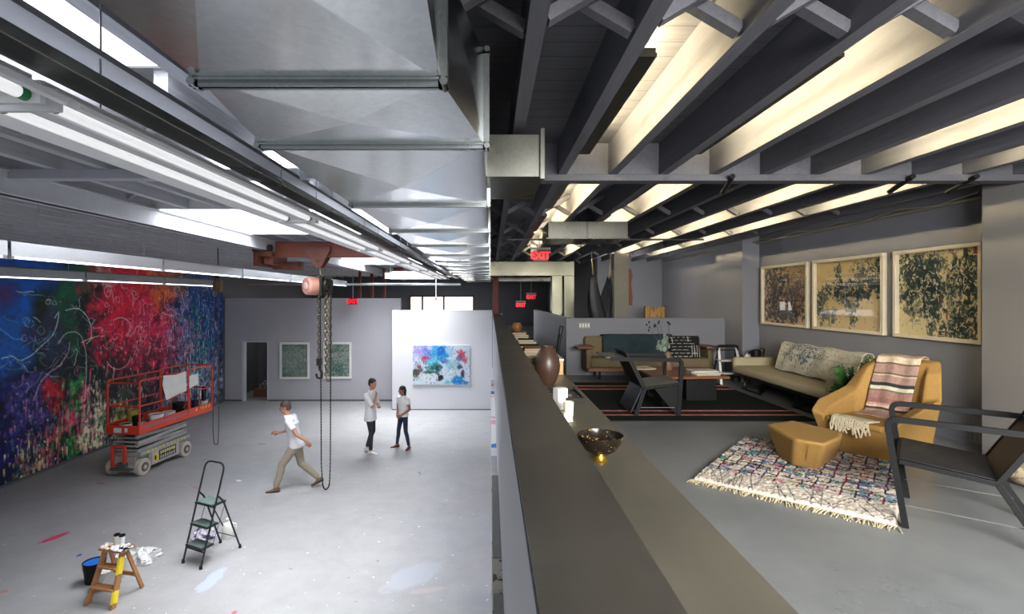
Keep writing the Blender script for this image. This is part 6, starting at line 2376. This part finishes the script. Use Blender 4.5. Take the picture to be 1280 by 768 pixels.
# tall rattan chair seen over the low wall
rc_ = thing('rattan_chair', 'tan rattan high-backed chair showing over the low grey wall', 'chair', (4.28, 12.9, LZ), .15)
M_RAT = splash_mat('rattan_weave', (176, 142, 88), [((140, 106, 62), .52)], 30, (1, 1, .2))
MB().box(-.30, .30, -.30, .28, .36, .42).build('seat', M_RAT, rc_, bevel=.01)
MB().prism([(-.28, .40), (.28, .40), (.26, 1.28), (-.26, 1.28)], .26, .29, 'y').build('backrest', M_RAT, rc_)
for x in (-.29, .29):
    MB().bar((x, .28, 0), (x * .95, .30, 1.30), .03, .035).build('rear_leg', plain('dark_bamboo', (70, 52, 34), .5), rc_)
    MB().bar((x, -.28, 0), (x, -.28, .60), .03, .03).bar((x, -.30, .60), (x, .28, .64), .035, .03).build('front_leg', plain('dark_bamboo', (70, 52, 34), .5), rc_)
# carved board on the far lounge wall
a, b_ = gy(782, 336, 14.58), gy(790, 382, 14.58)
t = thing('carved_board', 'narrow reddish carved wooden board hanging on the far lounge wall', 'carving', ((a.x + b_.x) / 2, 14.58, b_.z))
H_ = a.z - b_.z
MB().prism([(-.09, 0), (.09, 0), (.10, .25), (.06, .6), (.10, H_ - .2), (.05, H_), (-.05, H_), (-.10, H_ - .2), (-.07, .6), (-.1, .25)], -.03, .015, 'y').build('board', mat_wood_paint('red_brown_carving', (120, 72, 52), .3), t)
# hammock: two tan straps and dark cloth hanging in a deep fold
hm = thing('hammock', 'dark blue hammock hanging in a deep fold behind the low wall', 'hammock', (0, 11.5, 0))
pA, pB = gy(739, 322, 11.5), gy(763, 326, 11.9)
a1_, b1_ = gy(741, 344, 11.5), gy(761, 348, 11.9)
bt = gy(751, 402, 11.6)
M_ROPE = plain('tan_strap', (176, 156, 122), .8)
M_NAVY = splash_mat('navy_hammock', (13, 16, 28), [((14, 46, 58), .60), ((44, 20, 32), .66)], 3)
Ysh = Vector((0, -11.5, 0))
MB().bar(Vector((pA.x, pA.y, zl)) + Ysh, a1_ + Ysh, .07, .012, up=(1, 0, 0)).build('strap', M_ROPE, hm)
MB().bar(Vector((pB.x, pB.y, zl)) + Ysh, b1_ + Ysh, .07, .012, up=(1, 0, 0)).build('strap', M_ROPE, hm)
rings = []
for t_ in np.linspace(0, 1, 25):
    if t_ < .5:
        c_ = a1_.lerp(bt, t_ * 2)
        c_.x -= .05 * math.sin(t_ * 2 * PI)
    else:
        c_ = bt.lerp(b1_, t_ * 2 - 1)
    c_.z -= .12 * math.sin(t_ * PI)
    wdt = .04 + .13 * math.sin(t_ * PI) ** .8
    n_ = 14
    rings.append([c_ + Ysh + Vector((wdt * math.cos(2 * PI * k / n_) * (1 + .25 * math.cos(k * 2.1)), .6 * wdt * math.sin(2 * PI * k / n_), .06 * math.sin(k * 1.7))) for k in range(n_)])
MB().loft(rings).build('cloth', M_NAVY, hm, angle=60)

# pale stone by the near pier
o = MB().ball((0, 0, .14), .20, .15, .14, 14, 9)
rs = random.Random(5)
o.v = [tuple(np.array(v) * (1 + rs.uniform(-.06, .06))) for v in o.v]
o = o.build('stone_stool', splash_mat('veined_stone', (150, 138, 116), [((110, 98, 82), .56), ((190, 180, 160), .6)], 12))
o.location = (4.30, 4.05, LZ)
tag(o, 'pale veined stone block on the floor behind the foreground black chair', 'stone')

# wall plates
def plate(lab, loc, w, h, n, nbtn, cat, name):
    t = thing(name, lab, cat, loc)
    if n == 'y':
        MB().box(-w / 2, w / 2, -.008, 0, -h / 2, h / 2).build('plate', M_TRAYP, t, bevel=.002)
        for k in range(nbtn):
            x = -w / 2 + w * (k + .5) / nbtn
            MB().box(x - w / nbtn * .28, x + w / nbtn * .28, -.016, -.008, -h * .30, h * .30).build('switch', M_TUB, t, bevel=.002)
    else:
        MB().box(-.008, 0, -w / 2, w / 2, -h / 2, h / 2).build('plate', M_TRAYP, t, bevel=.002)
        for k in range(nbtn):
            y = -w / 2 + w * (k + .5) / nbtn
            MB().box(-.012, -.008, y - w / nbtn * .28, y + w / nbtn * .28, -h * .30, h * .30).build('socket', M_LOUNGEW, t, bevel=.002)
    return t


M_TRAYP = plain('plate_grey', (150, 148, 142), .5)
p = gy(730.5, 407, 10.0)
plate('row of four white light switches on the low grey wall above the sofa arm', (p.x, 10.0, p.z), .22, .12, 'y', 4, 'switch', 'light_switch')
plate('grey socket plate low on the right wall behind the black chair', (X_R, 5.16, LZ + .10), .12, .12, 'x', 2, 'socket', 'wall_socket')

# ------------------------------------------------------------------ counter behind the parapet, and its objects
CZ = 3.08
cn = thing('counter', 'long blackened steel counter running along the lounge side of the parapet', 'counter', (.51, 5.3, LZ))
MB().box(-.196, .196, -6.4, 6.7, .74, .78).build('countertop', M_COUNTER, cn, bevel=.003)
MB().box(-.196, .17, -6.38, 6.68, 0, .74).build('cabinet', M_STEEL, cn)
# bowl
p = gz(750, 577, CZ)
bw = thing('bowl', 'speckled black and gold footed bowl on the counter', 'bowl', (p.x, p.y, CZ))
M_SPK = splash_mat('gold_speckled_glaze', (30, 24, 18), [((140, 112, 54), .63), ((96, 78, 50), .66), ((170, 160, 134), .72)], 60)
t_ = M_SPK.node_tree.nodes['Principled BSDF']
t_.inputs['Roughness'].default_value = .18
MB().lathe([(0, .028), (.03, .030), (.07, .055), (.096, .095), (.102, .118), (.099, .119), (.092, .097), (.066, .062), (.03, .040), (0, .038)], seg=36).build('bowl', M_SPK, bw)
MB().lathe([(0, 0), (.034, 0), (.036, .006), (.026, .014), (.022, .03), (0, .03)], seg=24).build('foot', plain('gold_foot', (190, 150, 60), .3, .9), bw)
# white paper things
p = gz(712, 522, CZ)
t = thing('cup', 'white paper cup on the counter, nearer the bowl', 'cup', (.478, 3.13, CZ))
MB().lathe([(0, 0), (.028, 0), (.032, .085), (.030, .088), (.026, .08), (0, .01)], seg=20).build('cup', M_CREAM, t)
t = thing('paper_box', 'upright white paper box between the tray and the paper cup', 'box', (.447, 3.32, CZ), .5)
MB().box(-.03, .03, -.03, .03, 0, .14).build('box', M_CUP, t, bevel=.003)
t = thing('card_wedge', 'cream folded card lying nearest the parapet on the counter', 'card', (.43, 3.02, CZ), .3)
MB().prism([(-.035, 0), (.035, 0), (.03, .035), (-.02, .06)], -.06, .06, 'y').build('card', M_CREAM, t, bevel=.003)
t = thing('paper_box', 'small white faceted paper box standing on the patterned tray', 'box', (.505, 3.62, CZ + .012), .3)
MB().prism([(-.035, -.03), (.03, -.035), (.04, .03), (-.02, .04)], 0, .075, 'z').build('box', M_CUP, t, bevel=.003)
t = thing('tray', 'black lacquer tray with pale marks on the counter', 'tray', (.50, 3.78, CZ))
MB().box(-.15, .15, -.20, .20, 0, .008).build('tray_base', splash_mat('marked_lacquer', (28, 28, 28), [((170, 164, 150), .57)], 18), t)
MB().box(-.155, -.145, -.205, .205, 0, .022).box(.145, .155, -.205, .205, 0, .022).box(-.145, .145, -.205, -.195, 0, .022).box(-.145, .145, .195, .205, 0, .022).build('rim', M_BLACK, t)
# vase
vp = gz(685, 481, CZ)
t = thing('vase', 'tall brown stoneware vase on the counter', 'vase', (.475, 4.28, CZ))
MB().lathe([(0, 0), (.055, 0), (.070, .02), (.100, .10), (.108, .155), (.098, .22), (.068, .285), (.052, .305), (.056, .318), (.046, .318), (.042, .300), (0, .2)], seg=32).build('vase', plain('brown_glaze', (70, 50, 40), .38, var=.1), t)
# wooden box
t = thing('wooden_box', 'pale wooden box on the counter behind the vase', 'box', (.585, 5.05, CZ))
MB().box(-.10, .10, -.24, .24, 0, .13).build('box_body', mat_wood_paint('pale_ply', (196, 160, 112), .1), t, bevel=.003)
MB().box(-.105, .105, -.245, .245, .13, .15).build('lid', M_CREAM, t, bevel=.003)
# stacks of books along the counter
cols_b = [(170, 158, 136), (130, 70, 66), (52, 46, 40), (146, 122, 94), (36, 36, 38), (182, 174, 158), (110, 90, 66), (84, 80, 70), (196, 170, 130), (120, 60, 52)]
cvm = [plain('book_cloth_%d' % i, c_, .85, var=.08, spec=.1) for i, c_ in enumerate(cols_b)]
cname = ['cream', 'brick red', 'dark brown', 'tan', 'black', 'off-white', 'olive brown', 'grey-green', 'sand', 'rust']
br2 = random.Random(21)
stacks = [(5.72, .475, [1, 0, 6, 5, 1, 3], 'nearest stack behind the vase'), (6.45, .50, [3, 9, 0, 5, 2], 'second stack from the vase'), (7.25, .50, [4, 2, 7, 0, 4], 'third stack from the vase'),
          (8.2, .48, [6, 4, 8, 0, 7, 3], 'fourth stack from the vase'), (9.2, .49, [2, 4, 6, 7], 'farthest stack, under the gourd jar')]
posn = ['bottom', 'second from the bottom', 'third from the bottom', 'fourth from the bottom', 'fifth from the bottom', 'top']
for (y, x, seq, nm) in stacks:
    z = CZ
    for i, ci in enumerate(seq):
        h = br2.uniform(.022, .034)
        pos = 'top' if i == len(seq) - 1 else posn[i]
        book('%s book, %s of the %s' % (cname[ci], pos, nm), (x + br2.uniform(-.015, .015), y + br2.uniform(-.02, .02), z), br2.uniform(.20, .25), br2.uniform(.27, .33), h, br2.uniform(-.12, .12), cvm[ci], 'book stacks on the counter')
        z += h
    zlast = z
t = thing('gourd_jar', 'round brown gourd jar with a stem on the farthest book stack', 'jar', (.475, 9.2, zlast))
MB().lathe([(0, 0), (.05, 0), (.085, .05), (.095, .10), (.07, .155), (.025, .175), (0, .178)], seg=22).build('jar', plain('orange_brown_gourd', (140, 92, 52), .4, var=.25), t)
MB().cyl((0, 0, .17), (.01, 0, .215), .014, .01, 8).build('stem', M_BLACKF, t)
# ------------------------------------------------------------------ lights
def area(name, loc, rot, sx, sy, power, col=(1, 1, 1), spread=180):
    l = bpy.data.lights.new(name, 'AREA')
    l.shape = 'RECTANGLE'
    l.size, l.size_y = sx, sy
    l.energy = power
    l.color = col
    l.spread = math.radians(spread)
    o = bpy.data.objects.new(name, l)
    COL.objects.link(o)
    o.location = loc
    o.rotation_euler = rot
    return o


for i, (x0, x1, y0, y1) in enumerate(SKY):
    area('skylight_daylight', ((x0 + x1) / 2, (y0 + y1) / 2, zd + .50), (0, 0, 0), x1 - x0 - .1, y1 - y0 - .1, (40, 150, 130, 270, 100)[i], (.97, .985, 1.0), 115)
# added fill light behind the viewer, brightening the lounge
area('lounge_fill_light', (2.0, -1.9, 4.5), (math.radians(56), 0, math.radians(-20)), 3.2, 1.6, 740, (1.0, .965, .91), 130)
# unseen point light added to lift the dark room behind the doorway
pl_ = bpy.data.lights.new('store_fill', 'POINT')
pl_.energy = 22
pl_.shadow_soft_size = .2
po_ = bpy.data.objects.new('store_fill', pl_)
COL.objects.link(po_)
po_.location = (-8.3, 20.2, 3.0)

pl2 = bpy.data.lights.new('end_bay_fill', 'POINT')  # added fill light, out of sight behind the pier, brightens the end wall
pl2.energy = 45
pl2.color = (1.0, .96, .9)
pl2.shadow_soft_size = .08
po2 = bpy.data.objects.new('end_bay_fill', pl2)
COL.objects.link(po2)
po2.location = (3.16, 12.6, 4.3)
